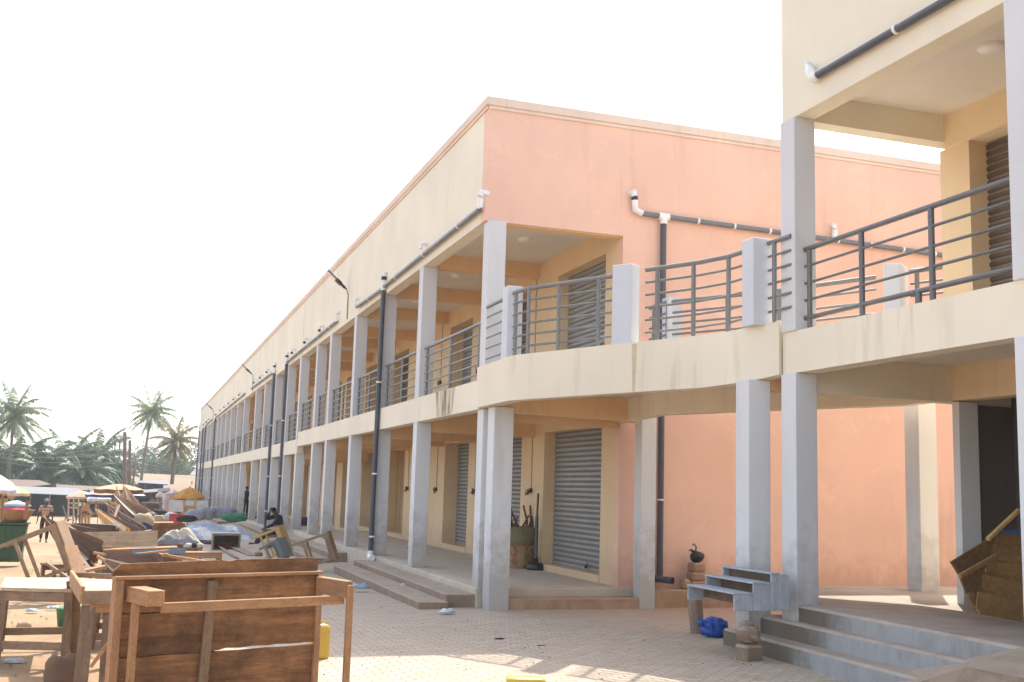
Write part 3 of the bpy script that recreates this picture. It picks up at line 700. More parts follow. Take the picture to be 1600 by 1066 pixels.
# coconut palms
def pl(px,pyc,Y,pxb=None):
    c=aY(px,pyc,Y); g=gY(pxb if pxb is not None else px,Y); return g,c
g,c=pl(22,648,130,12); palm('coconut_palm','tall coconut palm with full drooping crown at the left edge above the oil palms','palm tree',g,c,4.3,34,3,dead=6,w=.85,lw=.13,group='coconut palms behind the market')
g,c=pl(237,645,150,218); palm('coconut_palm','tallest slender coconut palm on a thin curved trunk beside the wooden poles','palm tree',g,c,3.9,30,8,trunk_r=.17,w=.8,lw=.12,group='coconut palms behind the market')
g,c=pl(275,690,135,268); palm('coconut_palm','shorter yellowish coconut palm nearest the end of the long building','palm tree',g,c,3.4,32,15,m='palm_y',trunk_r=.2,w=.75,lw=.12,group='coconut palms behind the market')
# oil palms
op=[(-12,735,134,5.6,'oil palm at the very left edge under the tall coconut palm'),
    (28,722,138,5.2,'dark oil palm second from the left behind the tin roofed shed'),
    (66,730,133,5.0,'bushy oil palm standing behind the small gabled roof of the shed'),
    (104,722,139,5.4,'oil palm with long arching fronds in the middle of the palm clump'),
    (128,742,132,4.6,'low bright green oil palm spreading over the shed roofs'),
    (152,715,142,5.0,'oil palm at the right end of the clump beside the poles'),
    (176,746,146,3.6,'small dark oil palm partly behind the tallest wooden pole')]
for i,(px,py,Y,fl,l) in enumerate(op):
    g,c=pl(px,py,Y); palm('oil_palm',l,'palm tree',g,c,fl,46,30+i,m='oil',top=1.12,trunk_r=.4,dead=0,lw=.17,w=.95,group='oil palms behind the sheds')
# broadleaf trees / bushes
def leafy(name,label,cat,base,h,r,seed,m='leaf',n=2600,ls=.34,group=None,squash=.8,trunk=True):
    e=empty(name,label,cat,base,0,group); rr=random.Random(seed)
    if trunk:
        b=MB(); b.tube([(0,0,0),(.1*r*.2,0,h*.35),(0,.1,h*.62)],[r*.07,r*.05,r*.03],7)
        for k in range(5):
            a=k*1.25; b.tube([(0,0,h*.35),(math.cos(a)*r*.5,math.sin(a)*r*.5,h*.7)],[r*.035,r*.012],5)
        b.build('trunk',M['trunk'],e,world=False)
    cl=[]
    for k in range(int(9+r*2.2)):
        a=rr.uniform(0,6.28); q=rr.uniform(0,1)**.6*r*.78; z=h-r*squash+rr.uniform(-.75,.8)*r*squash*(1-(q/r)**2*.5); cl.append((Vector((math.cos(a)*q,math.sin(a)*q,z)),r*rr.uniform(.22,.42)))
    b=MB()
    for i in range(n):
        c,cr=rr.choice(cl); d=Vector((rr.gauss(0,1),rr.gauss(0,1),rr.gauss(0,1))).normalized(); p=c+d*cr*rr.uniform(.55,1.1)
        if p.z<.1: p.z=.1+rr.random()*.3
        a=Vector((rr.gauss(0,1),rr.gauss(0,1),rr.gauss(0,.6))).normalized()*ls*rr.uniform(.6,1.3); bb_=a.cross(d+Vector((.1,.2,.3))).normalized()*ls*.35
        b.add([p-a*.5,p+bb_,p+a*.5,p-bb_],[(0,1,2,3)])
    b.build('crown',M[m],e,world=False); return e
for i,(px,Y,h,r,mm,l) in enumerate([(216,205,9.8,6.0,'leaf','large rounded green tree behind the tall thin palm'),
    (243,212,9.8,5.5,'leaf','green tree between the two slender palms'),(262,200,7.6,4.0,'leaf2','pale green tree behind the short yellowish palm'),
    (292,215,6.2,4,'leaf2','hazy pale tree near the end of the long building'),(322,260,12.5,6,'leaf','dark tree tip just left of the building end'),
    (165,200,4.6,3.2,'leaf2','pale bushy tree seen low between the poles and oil palms'),(90,170,5.5,4.2,'leaf','dark green tree behind the middle of the palm clump'),(20,165,6,4.5,'leaf','dark green tree behind the palms at the far left'),
    (136,175,4.8,4.0,'leaf','dense green tree behind the right part of the palm clump'),(52,150,4.8,3.6,'leaf','low dark bush filling the gap behind the shed with the gable'),(-30,150,7,5,'leaf','dark tree at the outer left edge behind the umbrellas')]):
    leafy('broadleaf_tree',l,'tree',gY(px,Y),h,r,50+i,mm,n=2600,ls=.5,group='leafy trees in the distance')
# far wood as one mass
rr=random.Random(77); b=MB()
for i in range(6500):
    u=rr.random(); X=lerp(-190,75,u); Y=rr.uniform(300,325); hh=3.5+1.6*math.sin(X*.09)+1.2*math.sin(X*.23+1); z=-4+rr.random()**.7*hh; 
    a=Vector((rr.gauss(0,1),rr.gauss(0,1),rr.gauss(0,.6))).normalized()*1.0; bb_=Vector((rr.gauss(0,1),rr.gauss(0,1),rr.gauss(0,1))).normalized()*.7
    p=Vector((X,Y,z)); b.add([p-a,p+bb_,p+a,p-bb_],[(0,1,2,3)])
o=b.build('distant_wood',M['leaf']); o['kind']='stuff'; o['label']='hazy line of far green woods behind the market'
# undergrowth right behind the sheds
b=MB()
for i in range(5200):
    X=rr.uniform(-34,-1); Y=rr.uniform(124,131); z=gz(X,Y)+rr.random()**.8*(2.6+.8*math.sin(X*.7)); a=Vector((rr.gauss(0,1),rr.gauss(0,1),rr.gauss(0,.7))).normalized()*.33; bb_=Vector((rr.gauss(0,1),rr.gauss(0,1),rr.gauss(0,1))).normalized()*.16
    p=Vector((X,Y,z)); b.add([p-a,p+bb_,p+a,p-bb_],[(0,1,2,3)])
o=b.build('undergrowth',M['oil']); o['kind']='stuff'; o['label']='dark green undergrowth behind the tin roofed sheds'
# poles and wires
def pole(px,pyt,Y,r,label,lean=0,arms=0,insul=False):
    g=gY(px,Y); t=aY(px+lean,pyt,Y)-g; e=empty('wooden_pole',label,'utility pole',g,group='wooden poles behind the market')
    b=MB(); b.tube([(0,0,-.2),t],[r*1.15,r*.85],8); b.build('shaft',M['pole'],e,world=False)
    if arms:
        b=MB()
        for k in range(arms): z=t.z-.5-.62*k; b.beam((t.x*.97-.45,0,z),(t.x*.97+.5,0,z),.06,.06)
        b.build('crossarm',M['rail'],e,world=False)
    return g+t
T1p=pole(199,675,118,.20,'thick tall wooden utility pole with small crossarms rising over the brown umbrella',-4,5)
pole(206,688,119,.17,'thinner wooden pole standing right behind the thick tall one',-3,2)
pole(178,690,150,.10,'slim dark pole left of the thick tall pole',2,1)
pole(190,690,150,.12,'dark pole with a bent top arm beside the thick tall pole',-3,2)
pole(207,712,128,.10,'leaning thin pole just right of the thick tall pole',5,0)
pole(300,752,128,.07,'thin steel post near the end of the long building',0,0)
pw=empty('power_lines','sagging overhead wires strung from the thick pole past the palms','power line',(T1p.x,T1p.y,T1p.z))
for k in range(5):
    for (ex,ey,eY,tg) in ((-60,686+5*k,95,'a'),(325,728+5*k,116,'b')):
        a=Vector(T1p)+Vector((.1,0,-.45-.62*k)); e=aY(ex,ey,eY); pts=[]
        for i in range(17): u=i/16; q=a.lerp(e,u); q.z-=1.2*4*u*(1-u)*(.8 if tg=='a' else .4); pts.append(q)
        b=MB(); b.tube(pts,.008,4); b.build('wire',M['rail_dk'],pw)
a=aY(-40,690,100); 
# ---------------------------------------------------------------- sheds
def corr(name,c,rust=(.20,.10,.05),ra=.4,axis=0,rough=.5):
    m,t,b=mat(name,.9,0); P=objc(t); n=noise(t,P,.9,6,.7); n2=noise(t,mapping(t,P,(4,.4,1)),2,5)
    col=mix(t,mathn(t,'MULTIPLY',ramp(t,n,[(.45,(0,0,0)),(.65,(1,1,1))]),ra),c,rust); col=mix(t,mathn(t,'MULTIPLY',n2,.35),col,mul(c,.55))
    t.links.new(col,b.inputs['Base Color'])
    wv=t.nodes.new('ShaderNodeTexWave'); wv.inputs['Scale'].default_value=2.2; t.links.new(P,wv.inputs['Vector']); bump(t,b,wv.outputs['Fac'],.6,.03); return m
M['tin']=corr('pale_corrugated_sheet',(.23,.235,.24),ra=.2); M['tin_r']=corr('rusty_corrugated_sheet',(.38,.28,.21),ra=.6); M['tin_b']=corr('brownish_roof_sheet',(.19,.14,.11),ra=.5)
M['tin_o']=corr('orange_tan_roof_sheet',(.27,.19,.12),ra=.3)
M['shade']=simple('shaded_shed_interior',(.025,.02,.018),.9,0,.3,2); M['shedw']=simple('weathered_shed_wall',(.20,.15,.12),.9,0,.25,1.5,.2); M['shedw2']=simple('greenish_shed_wall',(.13,.13,.11),.9,0,.25,1.5)  # near-black first colour puts the shade inside the sheds into their walls
def roofquad(b,pts,th=.05):
    n=len(pts); b.add([Vector(p) for p in pts]+[Vector(p)-Vector((0,0,th)) for p in pts],[tuple(range(n)),tuple(range(2*n-1,n-1,-1))]+[(i,n+i,n+(i+1)%n,(i+1)%n) for i in range(n)])
def shed(label,pxa,pxb,Yf,Yb,ye_a,ye_b,yr_a,yr_b,rm,wm='shade',posts=6,pxra=None,pxrb=None,back=True,name='market_shed'):
    """pxa..pxb eave pixels at Yf with heights at ye; ridge at Yb"""
    ea,eb=aY(pxa,ye_a,Yf),aY(pxb,ye_b,Yf); ra,rb=aY(pxa if pxra is None else pxra,yr_a,Yb),aY(pxb if pxrb is None else pxrb,yr_b,Yb)
    base=gY((pxa+pxb)/2,Yf); e=empty(name,label,'shed',base)
    b=MB(); roofquad(b,[ea,eb,rb,ra]); b.build('roof',M[rm],e)
    if back:
        b=MB(); ga,gb=gz(ra.x,Yb)-.2,gz(rb.x,Yb)-.2; y_=Yb-.5
        b.box(ra.x,rb.x,y_,y_+.1,ga,min(ra.z,rb.z)-.15); b.box(ea.x,ea.x+.1,Yf+.6,y_,ga,ea.z-.05); b.box(eb.x-.1,eb.x,Yf+.6,y_,gb,eb.z-.05); b.build('wall',M[wm],e)
    for k in range(posts):
        u=(k+.5)/posts; p=ea.lerp(eb,u); b=MB(); b.box(p.x-.05,p.x+.05,Yf+.1,Yf+.2,gz(p.x,Yf)-.1,p.z-.03); b.build('post',M['pole'] if k%2 else M['tin'],e)
    return e
shed('long open shed with a pale metal lean-to roof and dark interior behind the striped man',-60,152,110,117,766,775.5,757,763,'tin',posts=7,pxra=-40,pxrb=120)
shed('brownish sheet roof sloping behind the long pale shed',88,175,118,124,764,768,757,761,'tin_b','shedw',3)
# gabled roof
g0=gY(55,119); e=empty('market_shed','small gabled tin roof poking above the long open shed','shed',g0)
b=MB(); A_=aY(8,759,118);B_=aY(48,760,118);Ct=aY(62,750.5,121);Dt=aY(14,749,121);E_=aY(80,757,118.5)
roofquad(b,[A_,B_,Ct,Dt]); b.build('roof',M['tin_b'],e); b=MB(); roofquad(b,[B_,E_,Ct]); b.build('gable',M['shedw'],e)
b=MB(); b.box(A_.x,E_.x,120.5,120.6,gz(A_.x,120)-.2,E_.z-.05); b.build('wall',M['shade'],e)
shed('shed roof of faded tan sheets behind the brown umbrella',140,215,112,120,769,772,762,764,'tin_b','shedw2',3)
# right cluster
shed('low market shed with notices on its wall beside the orange umbrella',206,266,100,107,771,767,767,762,'tin','shedw2',3)
o=empty('notice_board','white and grey notices pinned to the shed wall left of the orange umbrella','notice',aY(243,790,104.0))
for (px,py,w_,h_,mm) in ((240,786,1.1,1.1,'shedw'),(248,785,.55,1.3,'pvc_w'),(238,783,.5,.35,'pvc_w')):
    p=aY(px,py,103.8 if mm!='shedw' else 103.9); b=MB(); b.box(p.x-w_/2,p.x+w_/2,p.y-.02,p.y+.02,p.z-h_/2,p.z+h_/2); b.build('notice',M[mm],o)
shed('brown walled shed with a pale roof behind the notices',216,262,122,128,754,757,751,751,'tin','shedw',2)
shed('shed with a tan patched roof behind the orange umbrella',255,312,112,124,767,771,757,757,'tin_o','shedw',2)
# long pale hall far behind
e=empty('long_hall','long low hall with a pale orange tan roof far behind the poles','building',gY(260,160))
b=MB(); ea,eb,ra,rb=aY(196,756,158),aY(330,760,158),aY(205,739,176),aY(345,745,176); roofquad(b,[ea,eb,rb,ra]); b.build('roof',M['tin_o'],e)
b=MB(); b.box(ea.x+.3,eb.x,160,160.3,gz(0,160)-1,ea.z-.1); b.build('wall',M['shedw'],e)
e=empty('tin_roof_house','white tin roofed house just left of the building end','building',gY(318,190))
b=MB(); roofquad(b,[aY(296,742,185),aY(335,746,185),aY(335,726,200),aY(304,733,200)]); b.build('roof',M['tin'],e); b=MB(); p=aY(300,744,187); b.box(p.x,p.x+8,187,187.3,-3,p.z-.1); b.build('wall',M['shedw'],e)
e=empty('tin_roof_house','grey roofed house glimpsed under the fronds between oil palms and poles','building',gY(178,180))
b=MB(); roofquad(b,[aY(166,758,178),aY(198,760,178),aY(196,746,190),aY(172,744,190)]); b.build('roof',M['tin'],e); b=MB(); p=aY(168,758,180); b.box(p.x,p.x+3.2,180,180.3,-3,p.z-.1); b.build('wall',M['ceil'],e)
# ---------------------------------------------------------------- umbrellas
def umbrella(label,px,pyt,pye,wpx,Y,cols,val=None,panels=8,group='open market umbrellas',tilt=0,seed=0):
    top=aY(px,pyt,Y); ed=aY(px,pye,Y); r=wpx/2*Y/F; g=gz(top.x,Y); e=empty('market_umbrella',label,'umbrella',(top.x,Y,g),seed*.37,group); e.rotation_euler=(tilt*.6,tilt,seed*.37)
    zt=top.z-g; ze=ed.z-g; b=MB(); n=panels*2; rings=[(0,zt),(.35,lerp(zt,ze,.22)),(.7,lerp(zt,ze,.55)),(1,ze)]
    for k in range(panels):
        a0=2*math.pi*k/panels; a1=2*math.pi*(k+1)/panels; am=(a0+a1)/2
        vs=[(0,0,zt)]
        for (q,z) in rings[1:]:
            for a,sg in ((a0,0),(am,.06*q),(a1,0)):
                rr_=r*q*(1 if a!=am else .955); vs.append((rr_*math.cos(a),rr_*math.sin(a),z-sg*.4))
        f=[(0,1,2),(0,2,3)]
        for j in range(2):
            o_=1+3*j; f+=[(o_,o_+3,o_+4,o_+1),(o_+1,o_+4,o_+5,o_+2)]
        b.add(vs,f,k%len(cols),True)
        v=[vs[7],vs[8],vs[9]]; b.add(v+[(q[0],q[1],q[2]-.14) for q in v],[(0,3,4,1),(1,4,5,2)],len(cols) if val else k%len(cols))
    b.build('canopy',[M[c] for c in cols]+([M[val]] if val else []),e,world=False)
    b=MB(); b.tube([(0,0,0),(0,0,zt+.08)],.022,8); b.build('pole',M['rail'],e,world=False)
    b=MB()
    for k in range(panels):
        a=2*math.pi*k/panels; b.tube([(0,0,ze-.05),(r*.5*math.cos(a),r*.5*math.sin(a),lerp(zt,ze,.37)-.05)],.01,4)
    b.build('ribs',M['rail'],e,world=False)
    b=MB(); b.lathe([(0,.14),(.2,.14),(.24,0)],(0,0,0),12); b.build('base',M['conc'],e,world=False)
    return e
for n_,c in (('f_yel',(.62,.42,.16)),('f_cream',(.66,.58,.45)),('f_lav',(.62,.60,.68)),('f_white',(.72,.71,.70)),('f_navy',(.045,.045,.10)),('f_tan',(.50,.37,.23)),('f_brown',(.22,.115,.06)),('f_pink',(.62,.40,.34)),('f_orange',(.58,.27,.04)),('f_dkbrown',(.11,.058,.032)),('f_grey',(.30,.30,.31)),('f_blue',(.07,.17,.42)),('f_lblue',(.44,.51,.57)),('f_purple',(.33,.32,.40)),('f_green',(.05,.24,.12)),('f_red',(.55,.06,.05)),('f_black',(.012,.012,.015)),('f_teal',(.20,.42,.50)),('f_mauve',(.17,.10,.075))): M[n_]=fabric(n_.replace('f_','cloth_'),c)
umbrella('large pale lavender umbrella cut by the left edge of the view',-12,737,765,76,57,['f_lav','f_white'],seed=1)
umbrella('yellow and cream panelled umbrella at the left edge below the lavender one',16,757,770,54,60,['f_yel','f_cream'],seed=2)
umbrella('wide tan umbrella with brown edge above the folded parasols',187,756,764.5,72,40,['f_tan'],'f_brown',seed=3)
umbrella('pale umbrella with navy valance behind the wide tan one',182,763,773,84,62,['f_pink','f_white','f_lav'],'f_navy',seed=4)
umbrella('faded pink umbrella in front of the long pale shed',129,767,776,44,75,['f_pink','f_tan'],seed=5)
umbrella('drooping pale blue umbrella just right of the faded pink one',156,770,779,34,66,['f_lblue','f_white'],seed=6)
umbrella('bright orange umbrella in front of the end of the long building',297,761,776,46,66,['f_orange'],seed=7)
umbrella('pink and white umbrella partly behind the bright orange one',272,766,774,36,82,['f_pink','f_white'],seed=8)
umbrella('small faded red umbrella hanging low left of the orange one',251,768,774,14,88,['f_pink'],seed=9)
M['f_dred']=fabric('cloth_dark_red',(.12,.025,.03)); M['f_olive']=fabric('cloth_dark_olive',(.05,.05,.045))
# ---------------------------------------------------------------- people
M['skin']=simple('dark_brown_skin',(.055,.03,.02),.55,0,.1,10); M['hair']=simple('black_hair',(.01,.01,.01),.9)
m,t,b_=mat('striped_knit_shirt',.9); P=objc(t); sp=t.nodes.new('ShaderNodeSeparateXYZ'); t.links.new(P,sp.inputs[0])
fr=mathn(t,'FRACT',mathn(t,'MULTIPLY',sp.outputs[2],7.6))
r_=t.nodes.new('ShaderNodeValToRGB'); r_.color_ramp.interpolation='CONSTANT'; e_=r_.color_ramp.elements
e_[0].position=0; e_[0].color=(.50,.25,.12,1); e_[1].position=.42; e_[1].color=(.02,.018,.03,1)
for p_2,c in ((.60,(.55,.48,.44,1)),(.78,(.03,.02,.02,1)),(.86,(.50,.25,.12,1))): x=e_.new(p_2); x.color=c
t.links.new(fr,r_.inputs[0]); t.links.new(r_.outputs[0],b_.inputs['Base Color']); M['stripes']=m
def skinmesh(name,chains,mt,par,sub=2):
    """chains: list of lists of (x,y,z,rx,ry); chains whose first point equals an existing vertex are welded to it"""
    vs=[];rad=[];ed=[];key={}
    for ch in chains:
        prev=None
        for (x,y,z,rx,ry) in ch:
            k=(round(x,4),round(y,4),round(z,4))
            if k not in key: key[k]=len(vs); vs.append((x,y,z)); rad.append((rx,ry))
            i=key[k]
            if prev is not None and prev!=i: ed.append((prev,i))
            prev=i
    me=bpy.data.meshes.new(name); me.from_pydata(vs,ed,[]); me.materials.append(mt)
    o=bpy.data.objects.new(name,me); COL.objects.link(o); o.parent=par
    sk=o.modifiers.new('skin','SKIN'); sk.use_smooth_shade=True
    if not me.skin_vertices: 
        return o
    for i,r in enumerate(rad): me.skin_vertices[0].data[i].radius=r
    me.skin_vertices[0].data[0].use_root=True
    o.modifiers.new('sub','SUBSURF').levels=sub; o.modifiers['sub'].render_levels=sub
    return o
def person(label,loc,rz,shirt='f_white',trous='f_black',J=None,s=1.0,cap=None,shoe='hair',skirt=False,longs=False,tilt=None,fingers=True):
    e=empty('person',label,'person',loc,rz); e.scale=(s,s,s)
    j=dict(pel=(0,0,.95),sp=(0,0,1.15),ch=(0,.01,1.36),nk=(0,0,1.48),hd=(0,-.015,1.60),ht=(0,-.01,1.68),
      sL=(.17,.01,1.40),eL=(.24,.03,1.12),wL=(.25,-.05,.88),sR=(-.17,.01,1.40),eR=(-.24,.03,1.12),wR=(-.25,-.05,.88),
      hL=(.09,0,.90),kL=(.10,-.03,.50),aL=(.10,.03,.09),tL=(.11,-.14,.035),hR=(-.09,0,.90),kR=(-.10,-.03,.50),aR=(-.10,.03,.09),tR=(-.11,-.14,.035))
    if J: j.update(J)
    v=lambda k,rx,ry=None: (*j[k],rx,ry if ry is not None else rx)
    mid=lambda a,b,u: tuple(lerp(j[a][i],j[b][i],u) for i in range(3))
    body=[[v('pel',.12,.09),v('sp',.115,.085),v('ch',.14,.09),v('nk',.05),v('hd',.072,.085),v('ht',.055,.06)]]
    for sd in 'LR':
        body.append([v('ch',.14,.09),v('s'+sd,.055),v('e'+sd,.038),v('w'+sd,.026)])
        a=Vector(j['w'+sd]); d=(a-Vector(j['e'+sd])).normalized(); sx=1 if sd=='L' else -1; pm=a+d*.07; side=d.cross(Vector((1,0,0)));
        if side.length<.2: side=d.cross(Vector((0,1,0)))
        side.normalize(); nrm=d.cross(side)
        body.append([v('w'+sd,.026),(*pm,.030,.018)])
        if fingers:
            for k,(o_,L) in enumerate(((-.027,.060),(-.009,.075),(.009,.070),(.027,.052))):
                b0=pm+side*o_+d*.02; b1=b0+d*L*.55+nrm*.008; b2=b1+d*L*.4+nrm*.022
                body.append([(*pm,.030,.018),(*b0,.010,.010),(*b1,.009,.009),(*b2,.007,.007)])
            t0=a+d*.03-side*.035; body.append([(*pm,.030,.018),(*t0,.012,.012),(*(t0+d*.035-side*.012),.009,.009)])
        body.append([v('pel',.12,.09),v('h'+sd,.085),v('k'+sd,.055),(*mid('k'+sd,'a'+sd,.35),.05,.05),v('a'+sd,.035),v('t'+sd,.03)])
    skinmesh('body',body,M['skin'],e)
    sh=[[v('pel',.135,.105),v('sp',.145,.11),v('ch',.165,.11),(*mid('ch','nk',.6),.075,.07)]]
    for sd in 'LR': sh.append([v('ch',.165,.11),v('s'+sd,.08),(*mid('s'+sd,'e'+sd,.75),.072,.072)]+([v('e'+sd,.06),(*mid('e'+sd,'w'+sd,.9),.045,.045)] if longs else []))
    skinmesh('shirt',sh,M[shirt],e)
    tr=[[v('sp',.10,.08),v('pel',.132,.105)]]
    for sd in 'LR': tr.append([v('pel',.132,.105),v('h'+sd,.10),v('k'+sd,.075),(*mid('k'+sd,'a'+sd,.45),.068,.068),(*mid('k'+sd,'a'+sd,.92),.058,.058)])
    skinmesh('trousers',tr,M[trous],e)
    hd=Vector(j['hd']); up_=(Vector(j['ht'])-Vector(j['nk'])).normalized()
    b=MB(); b.blob(hd+up_*.045+Vector((0,.018,0)),.088,.098,.085,3,.04,12,flat=.02); b.build('hair' if not cap else 'cap',M[cap] if cap else M['hair'],e,world=False)
    b=MB(); b.blob(hd+Vector((0,-.098,-.005)),.013,.018,.018,1,0,8)
    for sx in (-1,1): b.blob(hd+Vector((sx*.088,.0,-.002)),.010,.02,.03,1,0,8)
    b.build('nose_and_ears',M['skin'],e,world=False)
    b=MB()
    for sx in (-1,1): b.blob(hd+Vector((sx*.03,-.088,.02)),.011,.008,.008,1,0,8)
    b.build('eyes',M['pvc_w'],e,world=False)
    b=MB()
    for sd in 'LR':
        a_=Vector(j['a'+sd]);t_=Vector(j['t'+sd]); b.blob((a_+t_)/2-Vector((0,0,.028)),.045,.13,.035,2,0,10)
    b.build('shoes',M[shoe],e,world=False)
    return e
def at_person(px,Y,dz=0): g=gY(px,Y,dz); return g
person('man in an orange black and white striped shirt walking up the dirt road',at_person(75,47),R(6),'stripes','f_black',
   dict(kL=(.11,-.10,.50),aL=(.10,-.02,.10),tL=(.11,-.18,.05),kR=(-.10,.02,.5),aR=(-.10,.16,.12),tR=(-.11,.0,.05),eL=(.25,.06,1.12),wL=(.27,.0,.87),eR=(-.25,.02,1.12),wR=(-.28,-.08,.88)),cap='f_grey')
person('person in a pale headscarf and light blue top behind the green bin',at_person(21,60),R(70),'f_teal','f_grey',dict(eR=(-.2,-.18,1.2),wR=(-.12,-.38,1.15),eL=(.2,-.2,1.18),wL=(.1,-.38,1.12)),cap='f_lblue',s=.95)
person('man in a white t-shirt standing by the pale shed right of the striped man',at_person(131,82),R(160),'f_white','f_navy',cap=None)
person('person in a green shirt standing half behind the man in the white t-shirt',at_person(121,84),R(200),'f_green','f_navy')
person('person in a red shirt bending over beside a wooden frame',at_person(142,72),R(-80),'f_red','f_grey',
   dict(pel=(0,.1,.92),sp=(0,-.05,1.10),ch=(0,-.25,1.20),nk=(0,-.36,1.22),hd=(0,-.46,1.20),ht=(0,-.54,1.22),sL=(.17,-.26,1.18),eL=(.2,-.34,.92),wL=(.16,-.5,.75),sR=(-.17,-.26,1.18),eR=(-.2,-.34,.92),wR=(-.16,-.5,.75),hL=(.09,.1,.88),hR=(-.09,.1,.88),kL=(.1,.0,.48),kR=(-.1,.05,.48),aL=(.1,.1,.09),aR=(-.1,.12,.09)))
person('man in a blue grey vest standing under the bright orange umbrella',at_person(281,74),R(150),'f_lblue','f_black')
person('person in dark clothes standing in front of the notice shed',at_person(258,92),R(20),'f_grey','f_black',s=.97)
person('person in a dark shirt leaning at the shed post next to the notices',at_person(263,94),R(-40),'f_navy','f_brown',s=.92)
SEAT=dict(pel=(0,.05,.50),sp=(0,.04,.70),ch=(0,-.02,.90),nk=(0,-.05,1.02),hd=(0,-.09,1.13),ht=(0,-.1,1.21),sL=(.17,-.02,.94),sR=(-.17,-.02,.94),eL=(.22,-.12,.70),wL=(.16,-.34,.66),eR=(-.22,-.12,.70),wR=(-.16,-.34,.66),
   hL=(.09,.02,.47),hR=(-.09,.02,.47),kL=(.12,-.42,.48),kR=(-.12,-.42,.48),aL=(.12,-.44,.09),aR=(-.12,-.44,.09),tL=(.13,-.62,.035),tR=(-.13,-.62,.035))
person('person in a dark red shirt sitting at the far end of the building',at_person(316,76),R(-60),'f_dred','f_black',SEAT,s=1.0)
p=aY(386,760,66); person('man in dark olive clothes standing inside the arcade between two far columns',(p.x,66,ZFF),R(150),'f_olive','f_black',longs=True)
p=aY(399,790,61.5); person('child in a pale top sitting on the arcade floor behind a far column',(p.x,61.5,ZFF-.35),R(-70),'f_lblue','f_navy',SEAT,s=.8)
# seated man in black, leaning forward, arm raised to the head
p=aY(437,830,42.6)
JB=dict(SEAT); JB.update(pel=(0,.05,.50),sp=(0,.0,.70),ch=(0,-.10,.89),nk=(0,-.17,1.0),hd=(0,-.24,1.08),ht=(0,-.27,1.16),sL=(.17,-.10,.92),sR=(-.17,-.10,.92),eR=(-.20,-.38,.84),wR=(-.08,-.33,1.06),eL=(.22,-.30,.68),wL=(.12,-.52,.56),
   kL=(.14,-.44,.40),kR=(-.12,-.42,.44),aL=(.14,-.86,.06),aR=(-.12,-.78,.06),tL=(.15,-1.02,.10),tR=(-.13,-.95,.08))
person('man in black clothes sitting on the arcade step with one hand to his head',(p.x,42.6,-.34),R(-75),'f_black','f_black',JB,s=1.2,longs=True)
# ================================================================ FOREGROUND AND STALL FURNITURE
def V(*a): return Vector(a)
def part(par,name,mt,pieces,bevel=.004):
    """pieces: (p,q,w,h[,up]) beams in world coordinates"""
    b=MB()
    for pc in pieces: b.beam(pc[0],pc[1],pc[2],pc[3],upv=pc[4] if len(pc)>4 else (0,0,1))
    return b.build(name,mt,par,bevel=bevel)
def slab(b,pts,nrm,th):
    """planar polygon pts thickened by th along nrm"""
    n=len(pts); nrm=Vector(nrm).normalized()*th; P_=[Vector(p) for p in pts]
    b.add(P_+[p+nrm for p in P_],[tuple(range(n)),tuple(range(2*n-1,n-1,-1))]+[(i,(i+1)%n,n+(i+1)%n,n+i) for i in range(n)])
# --- T1 big table standing on its edge
zt=1.36
TL=aZ(173,887,zt); TR=aZ(500,880,zt)
ux=(TR-TL).normalized(); ux.z=0; ux.normalize(); L=(TR-TL).length; nf=V(ux.y,-ux.x,0)   # nf faces the camera
if nf.y>0: nf=-nf
T=empty('stall_table','big brown plank table standing on its long edge in the foreground','table',(TL.x,TL.y,0),math.atan2(ux.y,ux.x)); T.location.z=-.075
def tl(u,n,z): return V(u,n,z)      # local: x along table, -y toward camera
def lbox(par,name,mt,u0,u1,n0,n1,z0,z1,bev=.004,rot=None):
    b=MB(); b.box(u0,u1,n0,n1,z0,z1); o=b.build(name,mt,par,world=False,bevel=bev); return o
pl_=[(1.36-.03,1.115),(1.107,.80),(.792,.475),(.468,.15)]
rr=random.Random(3)
for k,(a,c_) in enumerate([(1.36,1.10),(1.094,.79),(.783,.44),(.431,.12),(.11,.0)]):
    b=MB(); u=-.0; n_=28; 
    vs=[]
    for i in range(n_+1):
        x=.04+(L-.05)*i/n_; e1=.0035*math.sin(i*1.7+k)+rr.uniform(-.003,.003); gap=.012 if (k in (1,2) and i>n_*(.52 if k==1 else .48)) else .004
        vs+= [(x,0,c_+e1+gap),(x,0,a+.002*math.sin(i*.9+k)),(x,.024,a+.002*math.sin(i*.9+k)),(x,.024,c_+e1+gap)]
    fs=[]
    for i in range(n_):
        for j in range(4): fs.append((4*i+j,4*i+(j+1)%4,4*i+4+(j+1)%4,4*i+4+j))
    fs+=[(3,2,1,0),(4*n_,4*n_+1,4*n_+2,4*n_+3)]
    b.add(vs,fs); b.build('plank',M['wood_dx'],T,world=False)
for zz_ in (1.097,.786,.435,.115): lbox(T,'backing_strip',M['wood_gx'],.05,L*.50,.0265,.045,zz_-.03,zz_+.03)
# upper lip: chamfered plank with a notch, and lit ledge strip
b=MB(); zz=1.372
prof=[(.03,zz),(.03,zz+.03),(.09,zz+.085),(L*.50,zz+.10),(L*.54,zz+.088),(L*.58,zz+.102),(L*.97,zz+.105),(L+.0,zz+.075),(L+.0,zz)]
b.add([(x,.03,z) for x,z in prof]+[(x,.055,z) for x,z in prof],[tuple(range(9)),tuple(range(17,8,-1))]+[(i,9+i,9+(i+1)%9,(i+1)%9) for i in range(9)])
b.build('edge_board',M['wood_dx'],T,world=False)
lbox(T,'ledge_strip',M['wood_x'],.03,L+.02,-.035,.06,1.345,1.372)
lbox(T,'side_batten',M['wood_z'],.035,.10,-.03,.05,.0,1.345)
lbox(T,'side_batten',M['wood_z'],L-.03,L+.02,-.035,.0,.0,1.33)
